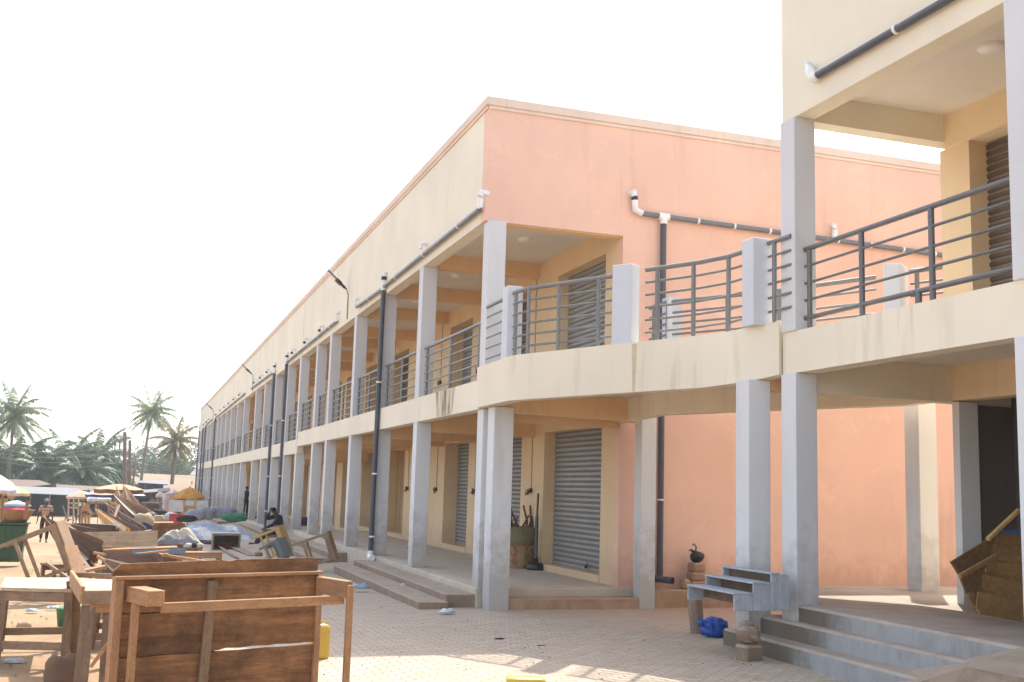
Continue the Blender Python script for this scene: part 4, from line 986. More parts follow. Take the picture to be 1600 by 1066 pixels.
# legs point toward camera
lbox(T,'leg',M['wood_y'],.125,.25,-.42,-.001,1.19,1.30); lbox(T,'leg',M['wood_y'],L-.05,L+.02,-.50,-.036,1.20,1.33)
lbox(T,'leg',M['wood_y'],.13,.24,-.42,-.001,.12,.2); lbox(T,'leg',M['wood_y'],L-.05,L+.02,-.5,-.036,.12,.2)
lbox(T,'rail',M['wood_x'],.245,L+.01,-.40,-.36,1.14,1.21)
b=MB(); b.beam((L*.455,-.02,1.32),(L*.425,-.02,.0),.075,.035,upv=(0,1,0)); b.build('brace',M['wood_gz'],T,world=False,bevel=.004)
lbox(T,'frame_post',M['wood_z'],.135,.185,-.14,-.09,.0,1.185); lbox(T,'frame_post',M['wood_z'],L-.04,L+.015,-.53,-.501,.0,1.3)
# --- T2 bench-like table at left
def trestle(name,label,c0,c1,c2,c3,z,th,legs,lm='wood_gz',tm='wood_x',apron=True,grp=None,stretch=.25):
    """c0..c3: top corners (world xy) near-left, near-right, far-right, far-left"""
    g=gz(c0.x,c0.y); e=empty(name,label,'table',(c0.x,c0.y,g),0,grp)
    P_=[V(c.x,c.y,z) for c in (c0,c1,c2,c3)]; n=3
    for k in range(n):
        a=k/n+.006; b_=(k+1)/n-.006; b=MB(); slab(b,[P_[0].lerp(P_[3],a),P_[1].lerp(P_[2],a),P_[1].lerp(P_[2],b_),P_[0].lerp(P_[3],b_)],(0,0,-1),th); b.build('top_board',M[tm],e,bevel=.004)
    if apron:
        for a,b_ in ((0,1),(1,2),(2,3),(3,0)):
            d=(P_[b_]-P_[a]).normalized(); c=(P_[0]+P_[2])/2; ins=((c-P_[a]).normalized()+(c-P_[b_]).normalized())*.02; part(e,'apron',M['wood_gx'],[(P_[a]+ins-V(0,0,th+.055)+d*.03,P_[b_]+ins-V(0,0,th+.055)-d*.03,.03,.10)])
    c=(P_[0]+P_[2])/2; feet=[]
    for i in range(4):
        q=P_[i].lerp(c,.07); top_=q-V(0,0,th); f=q+(P_[i]-c)*.05; f.z=gz(f.x,f.y)-.02; part(e,'leg',M[lm],[(top_,f,legs,legs*.8)]); feet.append((top_,f))
    if stretch:
        for a,b_ in ((0,1),(3,2),(0,3),(1,2)):
            p=feet[a][1].lerp(feet[a][0],stretch); q=feet[b_][1].lerp(feet[b_][0],stretch); part(e,'stretcher',M['wood_gx'],[(p,q,.03,.085)])
    return e
A0=aZ(2,918,.82);A1=aZ(112,921,.82);A2=aZ(113,902.5,.82);A3=aZ(8,902.5,.82)
trestle('stall_table','old brown wooden table with splayed legs standing at the left edge',A0,A1,A2,A3,.82,.035,.085,stretch=.30,tm='pale_x',lm='wood_gz')
# --- T3 between
z3=.93
B0=aZ(133,926,z3);B1=aZ(178,925,z3);B2=aZ(163,906,z3);B3=aZ(114,903,z3)
t3=empty('stall_table','narrow dark table wedged between the left table and the big upturned one','table',(B0.x,B0.y,0))
b=MB(); slab(b,[B0,B1+V(.12,0,0),B2+V(.12,0,0),B3],(0,0,-1),.03); b.build('top_board',M['pale_x'],t3,bevel=.004)
part(t3,'apron',M['wood_gx'],[(B0+V(-.02,-.03,-.045),B1+V(.14,-.03,-.045),.03,.13)])
part(t3,'apron',M['wood_x'],[(B3+V(-.02,.02,.0),B0+V(-.02,-.04,-.02),.035,.16)]); part(t3,'apron',M['wood_gx'],[(B3+V(0,.05,.03),B2+V(.25,.05,.03),.03,.05)])
part(t3,'apron',M['wood_x'],[(B0+V(.05,.0,-.15),B1+V(.1,.0,-.15),.03,.08)])
for q,f in ((B0+V(.04,.02,-.12),aY(122,1110,B0.y-.12)),(B1+V(-.02,.02,-.2),aY(162,1110,B1.y-.1)),(B3+V(0,-.03,-.03),aY(122,1030,B3.y+.1)),(B2+V(.05,0,-.03),aY(170,1040,B2.y+.1))):
    f=Vector(f); f.z=-.01; part(t3,'leg',M['wood_gz'],[(q,f,.125,.05,(0,1,0))])
part(t3,'brace',M['wood_x'],[(aY(142,1042,B0.y-.2),aY(172,1001,B0.y-.2),.03,.075,(0,1,0))])
o=MB(); p=aZ(97,1076,0); o.blob((p.x,p.y,.14),.19,.17,.19,4,.22,22); o.build('boulder',simple('dark_brown_rock',(.20,.115,.07),.9,0,.25,6,.5),loc=(p.x,p.y,0)); tag(bpy.data.objects['boulder'],'brown rounded boulder at the foot of the left table','boulder')
# jerrycans
def jerry(label,loc,rz,lying=False,mt='f_jy'):
    e=empty('jerrycan',label,'jerrycan',loc,rz); b=MB(); w,d,h=.24,.15,.42
    pts=[]; rows=[(-w/2,.03),(-w/2,h-.08),(-w*.38,h),(w*.1,h),(w/2,h-.06),(w/2,.03)]
    def ring(z,s,off=0):
        n=20; r=[]
        for k in range(n):
            t=2*math.pi*k/n; c,s_=math.cos(t),math.sin(t); q=4.5; r.append((math.copysign(abs(c)**(2/q),c)*w/2*s+off,math.copysign(abs(s_)**(2/q),s_)*d/2*s,z))
        return r
    lv=[(0,.86),(.02,.98),(.10,1),(.11,.985),(.2,1),(.21,.985),(.30,1),(.345,.97),(.38,.8),(.395,.5)]
    vs=[];
    for z,s in lv: vs+=ring(z,s)
    fs=[(i*20+k,i*20+(k+1)%20,(i+1)*20+(k+1)%20,(i+1)*20+k) for i in range(len(lv)-1) for k in range(20)]+[tuple(range(19,-1,-1)),tuple(range(180,200))]
    if lying: vs=[(x,-z+.2,y+d/2) for x,y,z in vs]
    b.add(vs,fs,0,True); b.build('canister',M[mt],e,world=False)
    tf=(lambda x,y,z:(x,-z+.2,y+d/2)) if lying else (lambda x,y,z:(x,y,z))
    b=MB(); b.tube([tf(-.09,0,.36),tf(-.07,0,.425),tf(.0,0,.43),tf(.03,0,.39)],.014,8); b.build('handle',M[mt],e,world=False)
    b=MB(); b.tube([tf(.07,0,.37),tf(.085,0,.43)],.026,10); b.build('cap',M['f_jc'],e,world=False); return e
M['f_jy']=simple('yellow_plastic',(.62,.40,.06),.45,0,.12,5); M['f_jc']=simple('pale_yellow_plastic',(.60,.50,.22),.4)
p=aZ(497,1031,0); jerry('yellow jerrycan standing behind the right leg of the big upturned table',(p.x,p.y,.012),R(20))
p=aZ(822,1083,0); jerry('yellow jerrycan lying flat on the sunlit pavers at the bottom of the view',(p.x,p.y,.012),R(75),True)
p=aY(111,955,16.3); b=MB(); g_=gz(p.x,16.3); b.lathe([(0,0),(.15,0),(.19,.28),(.2,.3),(.17,.29),(.14,.03)],(p.x,16.3,g_),18); b.build('bucket',simple('green_plastic',(.03,.16,.06),.5),loc=(p.x,16.3,g_)); tag(bpy.data.objects['bucket'],'green bucket seen through the legs of the left table','bucket')
# --- stools / frames tipped over
def stool(label,loc,rot,w=.9,d=.45,h=.62,m='wood',grp='stools and small stands tipped over on the paving',leg=.06,solid=True,cat='stool',name='wooden_stool'):
    mx,mz=(M['wood_x'],M['wood_z']) if m=='wood' else (M[m],M[m])
    e=empty(name,label,cat,loc,0,grp); e.rotation_euler=rot
    if solid:
        b=MB(); b.box(-w/2,w/2,-d/2,d/2,h-.03,h); b.build('seat',mx,e,world=False,bevel=.004)
    for sx in (-1,1):
        for sy in (-1,1):
            b=MB(); x=sx*(w/2-leg/2-.02); y=sy*(d/2-leg/2-.01); b.box(x-leg/2,x+leg/2,y-leg/2,y+leg/2,0,h-.03 if solid else h); b.build('leg',mz,e,world=False,bevel=.004)
    for sy in (-1,1):
        b=MB(); y=sy*(d/2-.012); b.box(-w/2+.03,w/2-.03,y-.012,y+.012,h-.13,h-.035); b.build('apron',mx,e,world=False)
        b=MB(); b.box(-w/2+.05,w/2-.05,y-.015,y+.015,h*.28,h*.28+.06); b.build('stretcher',mx,e,world=False)
    for sx in (-1,1):
        b=MB(); x=sx*(w/2-.05); b.box(x-.015,x+.015,-d/2+.03,d/2-.03,h*.2,h*.2+.05); b.build('stretcher',mz,e,world=False)
    return e
def at3(px,py,Y): return aY(px,py,Y)
p=at3(394,874,31); stool('yellow painted wooden stand tipped on its side nearest the seated man',(p.x+.15,31,gz(p.x,31)+.42),(R(8),R(66),R(-20)),.75,.45,.85,'yel_wood')
p=at3(404,876,29.5); stool('slate grey wooden stool lying on its side in front of the yellow stand',(p.x+.2,29.5,gz(p.x,29.5)+.30),(R(4),R(62),R(-30)),.55,.5,.6,'slate')
p=at3(460,884,27.5); stool('brown wooden stand tipped over beside the steps with legs pointing left',(p.x+.05,27.5,gz(p.x,27.5)+.38),(R(6),R(70),R(-15)),.72,.42,.95,'wood_gx')
p=at3(-24,905,20.5); stool('brown wooden stand tipped over with thin legs pointing left at the dirt edge',(p.x+.35,20.5,gz(p.x,20.5)+.58),(R(3),R(66),R(-8)),.85,.6,1.05,'wood_gx',leg=.06)
p=at3(96,905,21.3); stool('dark overturned stool behind the tipped brown stand',(p.x,21.3,gz(p.x,21.3)),(R(0),R(0),R(30)),.6,.5,.62,'wood_gz')
# leaning plank pieces by the tipped frame
def board(label,a,b_,w,h,mt,cat='plank',name='plank',grp=None,upv=(0,0,1),roll=0):
    bb=MB(); bb.beam(a,b_,w,h,upv=upv,roll=roll); c=(Vector(a)+Vector(b_))/2; o=bb.build(name,M[mt],loc=c,bevel=.004); return tag(o,label,cat,grp)
board('short brown board leaning right of the pale edged plank',at3(110,853,20.0),at3(128,912,19.6),.24,.04,'wood_z',grp='loose boards among the stall furniture')
# --- folded parasols
def folded(label,pt,pb,Yt,Yb,wpx,mt,edge='f_tan',seed=0,flat=.45,tiepx=.0,open_=1.0):
    a=aY(*pt,Yt); c=aY(*pb,Yb); ax=c-a; L_=ax.length; d=ax.normalized(); w_=wpx*.64*Yb/F
    e=empty('folded_parasol',label,'parasol',(c.x,c.y,c.z),0,'folded market parasols piled on the tables')
    s1=d.cross(V(0,1,0)).normalized(); s2=d.cross(s1).normalized(); rr=random.Random(seed+5)
    n=26; m_=16; vs=[];fs=[];ph=rr.uniform(0,6)
    for i in range(m_+1):
        u=i/m_; r=w_*(.10+.90*u**.75)*(1 if u<.93 else 1-.10*(u-.93)/.07)
        for k in range(n):
            t=2*math.pi*k/n; pleat=1+ (.05+.20*u)*(1 if k%2 else -1)+.10*math.sin(3*t+ph+u*2); sag=V(0,0,-1)*.008*L_*math.sin(math.pi*u)
            vs.append(a+d*L_*u*(1+.012*math.sin(5*t+ph)*u)+(s1*math.cos(t)+s2*math.sin(t)*flat)*r*pleat+sag)
    b=MB(); F_=[];
    for i in range(m_):
        for k in range(n):
            b.f.append([i*n+k,i*n+(k+1)%n,(i+1)*n+(k+1)%n,(i+1)*n+k]); b.m.append(1 if (k+seed)%7==0 else 0); b.sm.append(False)
    b.v=[Vector(v) for v in vs]; b.f.append(list(range(n-1,-1,-1))); b.m.append(0); b.sm.append(False); b.f.append([m_*n+k for k in range(n)]); b.m.append(0); b.sm.append(False)
    b.build('canopy',[M[mt],M[edge]],e)
    b=MB(); b.tube([a-d*.12,a+d*.1],.02,8); b.tube([c-d*.1,c+d*.35],.02,8); b.build('pole',M['wood_z'],e)
    b=MB(); q=a+d*L_*.62; b.tube([q-d*.02,q+d*.02],w_*.8,14); 
    return e
folded('long brown folded parasol slanting down from the left end of the pile',(72,811),(142,878),24.2,23.0,34,'f_dkbrown','f_tan',1)
folded('brown folded parasol lying just above the longest left one',(84,818),(150,862),24.8,24.0,24,'f_brown','f_tan',2)
folded('dark folded parasol with rounded pleats behind the pale board',(111,820),(178,838),26.5,25.5,22,'f_dkbrown','f_cream',3,.6)
folded('yellow folded parasol pointing up left above the pale board',(152,799),(192,838),27.5,26.2,20,'f_orange','f_cream',4)
folded('purple brown folded parasol lying against the yellow one',(157,799),(212,838),27.8,26.4,18,'f_mauve','f_cream',5)
folded('grey brown folded parasol above the purple brown one',(167,788),(222,834),28.6,27.0,16,'f_mauve','f_tan',6)
folded('dark navy folded parasol at the right side of the pile',(186,797),(232,833),29.2,27.4,16,'f_navy','f_grey',7)
folded('thick brown folded parasol with a tan wrapped end',(179,774),(222,812),30.0,28.2,24,'f_brown','f_cream',8,.7)
folded('folded parasol standing upright under the wide tan umbrella',(194,761),(207,800),31.5,30.5,20,'f_brown','f_tan',9,.7)
folded('second upright folded parasol leaning right under the tan umbrella',(183,765),(190,800),32.0,31.2,16,'f_brown','f_tan',10,.7)
folded('pale folded parasol leaning at the right side of the upright ones',(206,783),(226,812),31.0,29.6,12,'f_cream','f_white',11,.7)
folded('grey brown folded parasol lying behind the big upturned table',(158,866),(248,882),15.2,14.6,22,'f_mauve','f_tan',12,.5)
folded('brown folded parasol lying beside the grey brown one at the front',(160,874),(205,900),14.6,14.0,22,'f_brown','f_tan',13,.5)
b=MB(); q=aY(224,815,28); b.blob(q,.26,.2,.22,4,.2,12); b.build('wrapped_end',M['f_tan'],loc=q); tag(bpy.data.objects['wrapped_end'],'tan cloth bundle tied on the end of the thick brown parasol','cloth bundle')
# tables that carry the parasols
c0=aZ(108,846,.50);c1=aZ(238,842,.50)
trestle('stall_table','dark wooden table under the pile of folded parasols',V(c0.x,26.0,0),V(c1.x,26.0,0),V(c1.x+.1,28.0,0),V(c0.x+.1,28.0,0),.50,.04,.08,tm='wood_gx',stretch=.3)
trestle('stall_table','farther dark table under the upright folded parasols',V(aY(176,800,30).x,29.6,0),V(aY(232,800,30).x,29.6,0),V(aY(234,800,31).x,31.6,0),V(aY(178,800,31).x,31.6,0),.62,.04,.08,tm='wood_gx',stretch=.3)
trestle('stall_table','low dark table under the longest folded parasol at the left of the pile',V(aY(118,860,23).x,22.6,0),V(aY(160,860,23).x,22.6,0),V(aY(160,860,24).x,23.8,0),V(aY(120,860,24).x,23.8,0),.30,.04,.09,tm='wood_gx',stretch=0)
trestle('stall_table','brown table behind the left end of the big upturned table',V(aY(152,880,14.4).x,14.2,0),V(aY(212,880,14.4).x,14.2,0),V(aY(214,880,15.2).x,15.4,0),V(aY(156,880,15.2).x,15.4,0),.66,.04,.09,tm='wood_x',stretch=.25)
GB='loose boards among the stall furniture'
board('dark plank leaning against the left side of the parasol pile',aY(120,868,22.3),aY(150,906,21.8),.16,.04,'wood_gz',grp=GB)
board('brown plank lying along the dirt left of the parasol pile',aY(128,893,20.6),aY(166,885,21.2),.12,.05,'wood_x',grp=GB)
board('thin pale batten crossing in front of the parasol pile',aY(150,846,25.2),aY(236,829,26.4),.05,.04,'pale_x',grp=GB)
board('short pale batten resting on the yellow parasol',aY(186,832,26.6),aY(236,824,28),.06,.05,'pale_x',grp=GB)
board('grey batten leaning up behind the pale board',aY(168,838,26.5),aY(186,790,28.5),.06,.05,'wood_gz',grp=GB)
board('brown board lying flat on the pavers by the tipped stands',aZ(352,848,gz(3,35)+.03),aZ(395,868,gz(3,33)+.03),.3,.03,'wood_gx',grp=GB)
board('dark batten on the pavers left of the tipped stands',aZ(330,846,gz(3,35)+.03),aZ(372,872,gz(3,31)+.03),.07,.04,'wood_gx',grp=GB)
board('thin batten leaning against the dark overturned stool',aY(72,880,21),aY(110,906,20.6),.05,.05,'wood_gx',grp=GB)
# --- table with the pale board
zt=.50; Yq=24.0
c0=aZ(146,860,zt);c1=aZ(310,854,zt);c2=c1+V(.15,.75,0);c3=c0+V(.15,.75,0)
trestle('stall_table','wooden table holding the long pale board and the heap of cloth',c0,c1,c2,c3,zt,.04,.07,tm='wood_x',stretch=0)
a_=aY(126,845,c0.y+.05);b__=aY(246,841,c1.y-1.0)
e=empty('side_board','long pale weathered board standing on edge on the stall table','board',(a_.x,a_.y,zt))
P1=aZ(124,857,zt+.005) ; 
y0=c0.y+.12
def quadpx(px0,px1,yt0,yb0,yt1,yb1,Y): return [aY(px0,yb0,Y),aY(px1,yb1,Y),aY(px1,yt1,Y),aY(px0,yt0,Y)]
b=MB(); slab(b,quadpx(144,246,832,856,829.5,853,y0),(0,1,0),.05); b.build('board',M['pale_x'],e,bevel=.004)
b=MB(); slab(b,quadpx(124.5,143.6,832,856.5,832,856,y0),(0,1,0),.05); b.build('end_piece',simple('fresh_cut_wood',(.62,.43,.31),.8),e,bevel=.004)
b=MB(); slab(b,quadpx(205,290,860,867,857,864,c0.y-.02),(0,1,0),.02); b.build('blue_rail',M['blue_paint'],loc=aY(205,860,c0.y)); tag(bpy.data.objects['blue_rail'],'faded blue painted board under the edge of the cloth laden table','board')
# heap of cloth
def heap(name,label,cat,c,rx,ry,h,mats,seed,mi=None,n=34,folds=1.0,grp=None):
    from mathutils import noise
    b=MB(); vs=[]
    for j in range(n+1):
        for i in range(n+1):
            u=2*i/n-1; v=2*j/n-1; r=min(1,math.hypot(u,v)); x=u*rx; y=v*ry; q=Vector((u*1.6+seed,v*1.6,0))
            base=max(0,1-max(abs(u),abs(v))**2.6)**.6; nz=noise.noise(q)*.5-abs(noise.noise(Vector((u*3.2+v*2.5+seed,v*2.4,seed))))*.55*folds+.18+noise.noise(Vector((u*7,v*5,seed)))*.07
            vs.append((c[0]+x*(1+.1*noise.noise(Vector((v*3,seed,0)))),c[1]+y,c[2]+h*base*(.62+nz)))
    m_=n+1; b.v=[Vector(v) for v in vs]
    for j in range(n):
        for i in range(n):
            b.f.append([j*m_+i,j*m_+i+1,(j+1)*m_+i+1,(j+1)*m_+i]); b.m.append(mi(i/n,j/n) if mi else 0); b.sm.append(True)
    o=b.build(name,mats,loc=c); return tag(o,label,cat,grp)
q=(aZ(247,852,zt)+aZ(311,850,zt))/2
heap('cloth_heap','crumpled beige cloth heaped at the right end of the pale board','cloth heap',(q.x,q.y+.3,zt),.5,.32,.36,[M['f_cream'],M['f_grey']],3,lambda u,v:1 if v<.16 else 0)
q=aZ(298,856,zt); 
for k,(dx,mt) in enumerate(((-.22,'f_brown'),(-.05,'f_white'),(.08,'f_black'),(.2,'f_cream'))):
    b=MB(); b.blob((q.x+dx,q.y+.06,zt+.05),.09,.07,.055,k,.2,10); b.build('shoe_bundle',M[mt],loc=(q.x+dx,q.y+.06,zt)); tag(bpy.data.objects['shoe_bundle' if k==0 else 'shoe_bundle.%03d'%k],['small brown bundle at the front of the beige cloth heap','small white bundle at the front of the beige cloth heap','small black bundle at the front of the beige cloth heap','small cream bundle at the table edge by the beige cloth'][k],'bundle')
# small stools to the right of that table
p=at3(312,868,25.5); stool('small brown stool right of the cloth heap',(p.x,25.5,gz(p.x,25.5)),(0,0,R(8)),.95,.4,.66,'wood',grp=None)
p=at3(304,892,22.2); stool('lower brown stool in front of the small stool by the cloth heap',(p.x,22.2,gz(p.x,22.2)),(0,0,R(6)),.75,.4,.50,'wood',grp=None)
p=at3(262,905,18.5); stool('brown table frame without a top behind the big upturned table',(p.x-.3,18.2,gz(p.x,18)),(0,0,R(12)),1.5,.7,.62,'wood',grp=None,solid=False)
board('long brown batten lying across the frame behind the big table',aZ(200,868,.62),aZ(262,861,.62),.05,.05,'wood_x',grp='loose boards among the stall furniture')
board('second thinner batten resting below the long brown one',aZ(205,873,.60),aZ(262,866,.60),.05,.04,'wood_y',grp='loose boards among the stall furniture')
board('brown rail slanting down right behind the big upturned table',aZ(246,866,.58),aZ(322,878,.56),.06,.05,'wood_x',grp='loose boards among the stall furniture')
# wooden ladder like frame in the pile
def frame(label,pts,Y,w=.06,mt='wood_z',name='stall_rack'):
    c=aY(*pts[0][0],Y); e=empty(name,label,'rack',(c.x,c.y,c.z)); 
    for (a,b_) in pts: part(e,'bar',M[mt],[(aY(*a,Y),aY(*b_,Y),w,w)])
    return e
frame('orange brown wooden frame standing up in the middle of the parasol pile',[((190,776),(191,842)),((200,784),(197,842)),((172,787),(200,786)),((175,807),(199,807))],31.0,.07,'yel_wood')
frame('tall narrow wooden frame standing left of the red shirted person',[((129,782),(127,840)),((134,782),(133,842)),((128,783),(136,784)),((128,802),(137,800))],36.0,.07,'wood_z')
frame('pale wooden rack behind the people by the long shed',[((107,779),(107,815)),((115,779),(115,812)),((123,779),(122,812)),((107,786),(123,787)),((107,793),(123,794))],78,.09,'pale_x')
frame('open counter of pale boards behind the red shirted person',[((136,785),(190,787)),((136,803),(190,804)),((138,785),(138,822)),((188,787),(188,824)),((150,785),(150,804)),((170,786),(170,804))],58,.10,'wood_z')
# brown counter box behind cloth
e=empty('counter_box','wide dark brown wooden counter right of the parasol pile','counter',gY(258,33)); Yc=33
b=MB(); slab(b,quadpx(228,288,818,838,818,840,Yc),(0,1,0),.04); b.build('front',M['wood_dx'],e); g_=gz(0,Yc)
a=aY(228,838,Yc);c_=aY(288,840,Yc); b=MB(); b.box(a.x,a.x+.05,Yc+.04,Yc+.9,g_,aY(228,818,Yc).z); b.box(c_.x-.05,c_.x,Yc+.04,Yc+.9,g_,aY(288,818,Yc).z); b.box(a.x+.05,c_.x-.05,Yc+.86,Yc+.9,g_,a.z+.3); b.box(a.x,c_.x,Yc,Yc+.04,g_,a.z-.0); b.build('sides',M['wood_dx'],e)
b=MB(); slab(b,[aY(226,815,Yc+.9),aY(272,815,Yc+.9),aY(270,817,Yc+.02),aY(227,817,Yc+.02)],(0,0,-1),.03); b.build('lid_edge',M['f_red'] if False else M['wood_dz'],e)
# orange stall frame under the orange umbrella
frame('orange wooden stall frame under the bright orange umbrella',[((288,779),(288,812)),((305,779),(305,812)),((286,780),(306,779)),((287,804),(306,804)),((288,795),(305,795))],63,.13,'f_stall' if 'f_stall' in M else 'yel_wood')
frame('yellow wooden post and rail stall under the cream umbrella at the left',[((9,770),(9,812)),((0,776),(22,777)),((2,772),(2,815))],58,.14,'yel_wood')
def bx(name,label,cat,px,py,Y,w,d,h,mt,rz=0,grp=None,dz=0):
    p=aY(px,py,Y); b=MB(); b.blob((p.x,p.y,p.z+h/2+dz),w/2,d/2,h/2,int(px),.22,20,sq=.85,fr=2.2); o=b.build(name,M[mt],loc=(p.x,p.y,p.z+dz)); return tag(o,label,cat,grp)
def boxy(name,label,cat,px,py,Y,w,d,h,mt,grp=None):
    p=aY(px,py,Y); b=MB(); b.box(-w/2,w/2,-d/2,d/2,0,h); b.box(-w/2-.02,w/2+.02,-d/2-.02,d/2+.02,h*.88,h*.96); o=b.build(name,M[mt],loc=(p.x,Y,p.z),world=False,bevel=.01); return tag(o,label,cat,grp)
boxy('plastic_crate','red crate with white goods below the orange umbrella stall','crate',274,818,50,.55,.4,.42,'f_red'); boxy('plastic_crate','yellow crate on the orange stall frame','crate',297,800,63.2,.6,.4,.35,'f_yel')
boxy('plastic_crate','yellow crate standing under the orange stall frame','crate',294,813,62.5,.5,.4,.4,'f_yel')
b=MB(); p=aY(296,792,64); b.box(p.x-1.1,p.x+1.0,64.2,64.25,p.z-.3,p.z+.35); b.build('cloth_screen',M['f_white'],loc=p); tag(bpy.data.objects['cloth_screen'],'white cloth hanging at the back of the orange stall','cloth')
for k,(px,mt,l) in enumerate(((266,'f_pink','pink garment hanging left of the orange stall'),(270,'f_red','red garment hanging among the pink ones'),(274,'f_white','white garment hanging next to the vested man'),(236+24,'f_white','pale garment hanging at the far left of the clothes row'))):
    p=aY(px,790,80+k*.3); b=MB(); n=8
    vs=[(p.x-.3+.6*i/n,p.y+.05*math.sin(i*2.1),p.z+.85-1.6*j/5) for j in range(6) for i in range(n+1)]; b.add(vs,[(j*9+i,j*9+i+1,j*9+10+i,j*9+9+i) for j in range(5) for i in range(n)],0,True); o=b.build('garment',M[mt],loc=p); tag(o,l,'garment','clothes hanging by the orange umbrella'); s_=o.modifiers.new('s','SOLIDIFY'); s_.thickness=.02
for k,(px,py,Y,w_,h_,mt,l) in enumerate(((229,812,60,.9,.5,'f_grey','grey bundle on the ground below the notice shed'),(246,810,62,1.0,.55,'f_black','black bundle in front of the notice shed'),(252,815,55,.8,.35,'f_tan','tan sack lying in front of the black bundle'),(268,813,52,.7,.4,'f_lblue','pale blue bundle beside the red crate'),(283,815,56,.9,.35,'f_green','dull green sack behind the red crate'),(237,800,70,.9,.7,'f_dkbrown','dark heap beside the low market shed wall'))):
    bx('bundle',l,'bundle',px,py,Y,w_,w_*.6,h_*.85,mt,grp='bundles of goods by the far sheds')
p=aY(230,790,80); boxy('small_table','small table with a pale top in front of the notice shed','table',236,803,76,1.3,.6,.75,'shedw')
# crates, tables on the right side of the far market floor
# --- blue and white tarp heap with sacks, crate
g_=gz(2.7,46)
trestle('stall_table','low dark table buried under the blue and white tarpaulin',V(1.2,45.5,0),V(4.5,45.5,0),V(4.5,47.4,0),V(1.2,47.4,0),g_+.22,.04,.1,tm='wood_gx',stretch=0)
def tm_(u,v): return 1 if (u<.22 and v<.35) else (2 if (int(u*9+v*3)%4==0) else 0)
heap('tarpaulin','white and blue tarpaulin thrown over a long heap of goods','tarpaulin',(2.85,46.5,g_+.15),1.85,1.2,.62,[M['f_lblue'],M['f_blue'],M['f_white']],5.3,tm_,n=44,folds=1.3)
bx('goods_sack','lavender and pink sack just left of the grey one by the far columns','sack',305,814,50,.85,.6,.5,'f_purple',grp='stuffed sacks behind the tarpaulin'); bx('goods_sack','grey sack between the lavender sacks','sack',322,812,52,.85,.6,.55,'f_grey',grp='stuffed sacks behind the tarpaulin')
bx('goods_sack','long purple sack lying against the columns','sack',347,809,53,1.35,.6,.5,'f_purple',grp='stuffed sacks behind the tarpaulin'); bx('goods_sack','bright green sack at the right end of the tarpaulin','sack',366,815,49,1.15,.5,.36,'f_green',grp='stuffed sacks behind the tarpaulin')
bx('goods_sack','black sack left of the lavender one','sack',292,816,47,.8,.5,.28,'f_black',grp='stuffed sacks behind the tarpaulin')
bx('goods_sack','dark blue bundle on the arcade floor behind the column','sack',476,822,44,.8,.5,.35,'f_navy',grp=None)
Yc=39.5; g_=gz(2.7,Yc); a=aY(332,845,Yc).x; c_=aY(376,845,Yc).x
e=empty('open_cabinet','dark open fronted cabinet with a pale blue top on the pavers','cabinet',((a+c_)/2,Yc,g_)); w=(c_-a)/2; hh=.58
b=MB(); b.box(-w,w,0,.55,hh,hh+.035); b.build('top',simple('pale_blue_laminate',(.42,.52,.55),.5),e,world=False)
for nm,(x0,x1,y0_,y1_,z0_,z1_) in dict(side=(-w,-w+.05,0,.55,.0,hh),side_=(w-.05,w,0,.55,0,hh),back=(-w+.05,w-.05,.52,.55,.03,hh),bottom=(-w+.05,w-.05,0,.52,.0,.05),rail=(-w+.05,w-.05,-.01,.02,hh-.06,hh)).items():
    b=MB(); b.box(x0,x1,y0_,y1_,z0_,z1_); b.build(nm.strip('_'),M['f_dkbrown'] if nm=='back' else M['wood_gx'],e,world=False)
b=MB(); b.blob((.05,.25,.16),.2,.15,.12,2,.25,12); o=b.build('cloth_bundle',M['f_dred'],loc=(e.location.x,e.location.y,g_),world=False); tag(o,'dark red cloth inside the open cabinet','cloth')
# --- wheelie bin with basket
p=aY(16,879,31); g_=gz(p.x,31); zb_=aY(16,879,31).z
e=empty('wheelie_bin','dark green wheeled bin standing on the dirt at the left edge','bin',(p.x,31,zb_)); 
M['bin']=simple('dark_green_plastic',(.022,.075,.035),.5,0,.12,3)
b=MB(); w0,w1,d0,d1,h=.25,.33,.28,.36,.97
vs=[(-w0,-d0,0.03),(w0,-d0,0.03),(w0,d0,.03),(-w0,d0,.03),(-w1,-d1,h),(w1,-d1,h),(w1,d1,h),(-w1,d1,h)]
b.add(vs,[(0,3,2,1),(4,5,6,7),(0,1,5,4),(1,2,6,5),(2,3,7,6),(3,0,4,7)]); b.build('body',M['bin'],e,world=False,bevel=.03)
b=MB(); b.box(-w1-.04,w1+.04,-d1-.04,d1+.04,h-.01,h+.055); b.build('rim',M['bin'],e,world=False,bevel=.015)
for x in (-.16,.0,.16): b=MB(); b.beam((x*.8,-d0-.008,.1),(x,-d1-.006,h-.08),.03,.012); b.build('rib',M['bin'],e,world=False)
for x in (-.24,.24): b=MB(); b.tube([(x-.03,d0,.09),(x+.03,d0,.09)],.1,14); b.build('wheel',M['black'],e,world=False)
M['wicker']=simple('woven_basket_cane',(.42,.27,.14),.8,0,.3,26,.8); M['wicker_g']=simple('greenish_cane_band',(.26,.22,.12),.8,0,.3,26,.8)
b=MB(); b.lathe([(0,.0),(.30,0),(.47,.30),(.49,.31),(.44,.28),(.3,.04)],(p.x,31,zb_+1.03),22,wob=lambda t,z:1+.02*math.sin(t*11)); o=b.build('wicker_basket',M['wicker'],loc=(p.x,31,zb_+1.03)); tag(o,'wide shallow wicker basket sitting on top of the green bin','basket')
b=MB(); b.blob((p.x-.03,31,zb_+1.34),.36,.33,.07,3,.2,16); o=b.build('cloth_bundle',fabric('cloth_hot_pink',(.65,.08,.14)),loc=(p.x,31,zb_+1.30)); tag(o,'bright pink cloth filling the basket on the green bin','cloth')
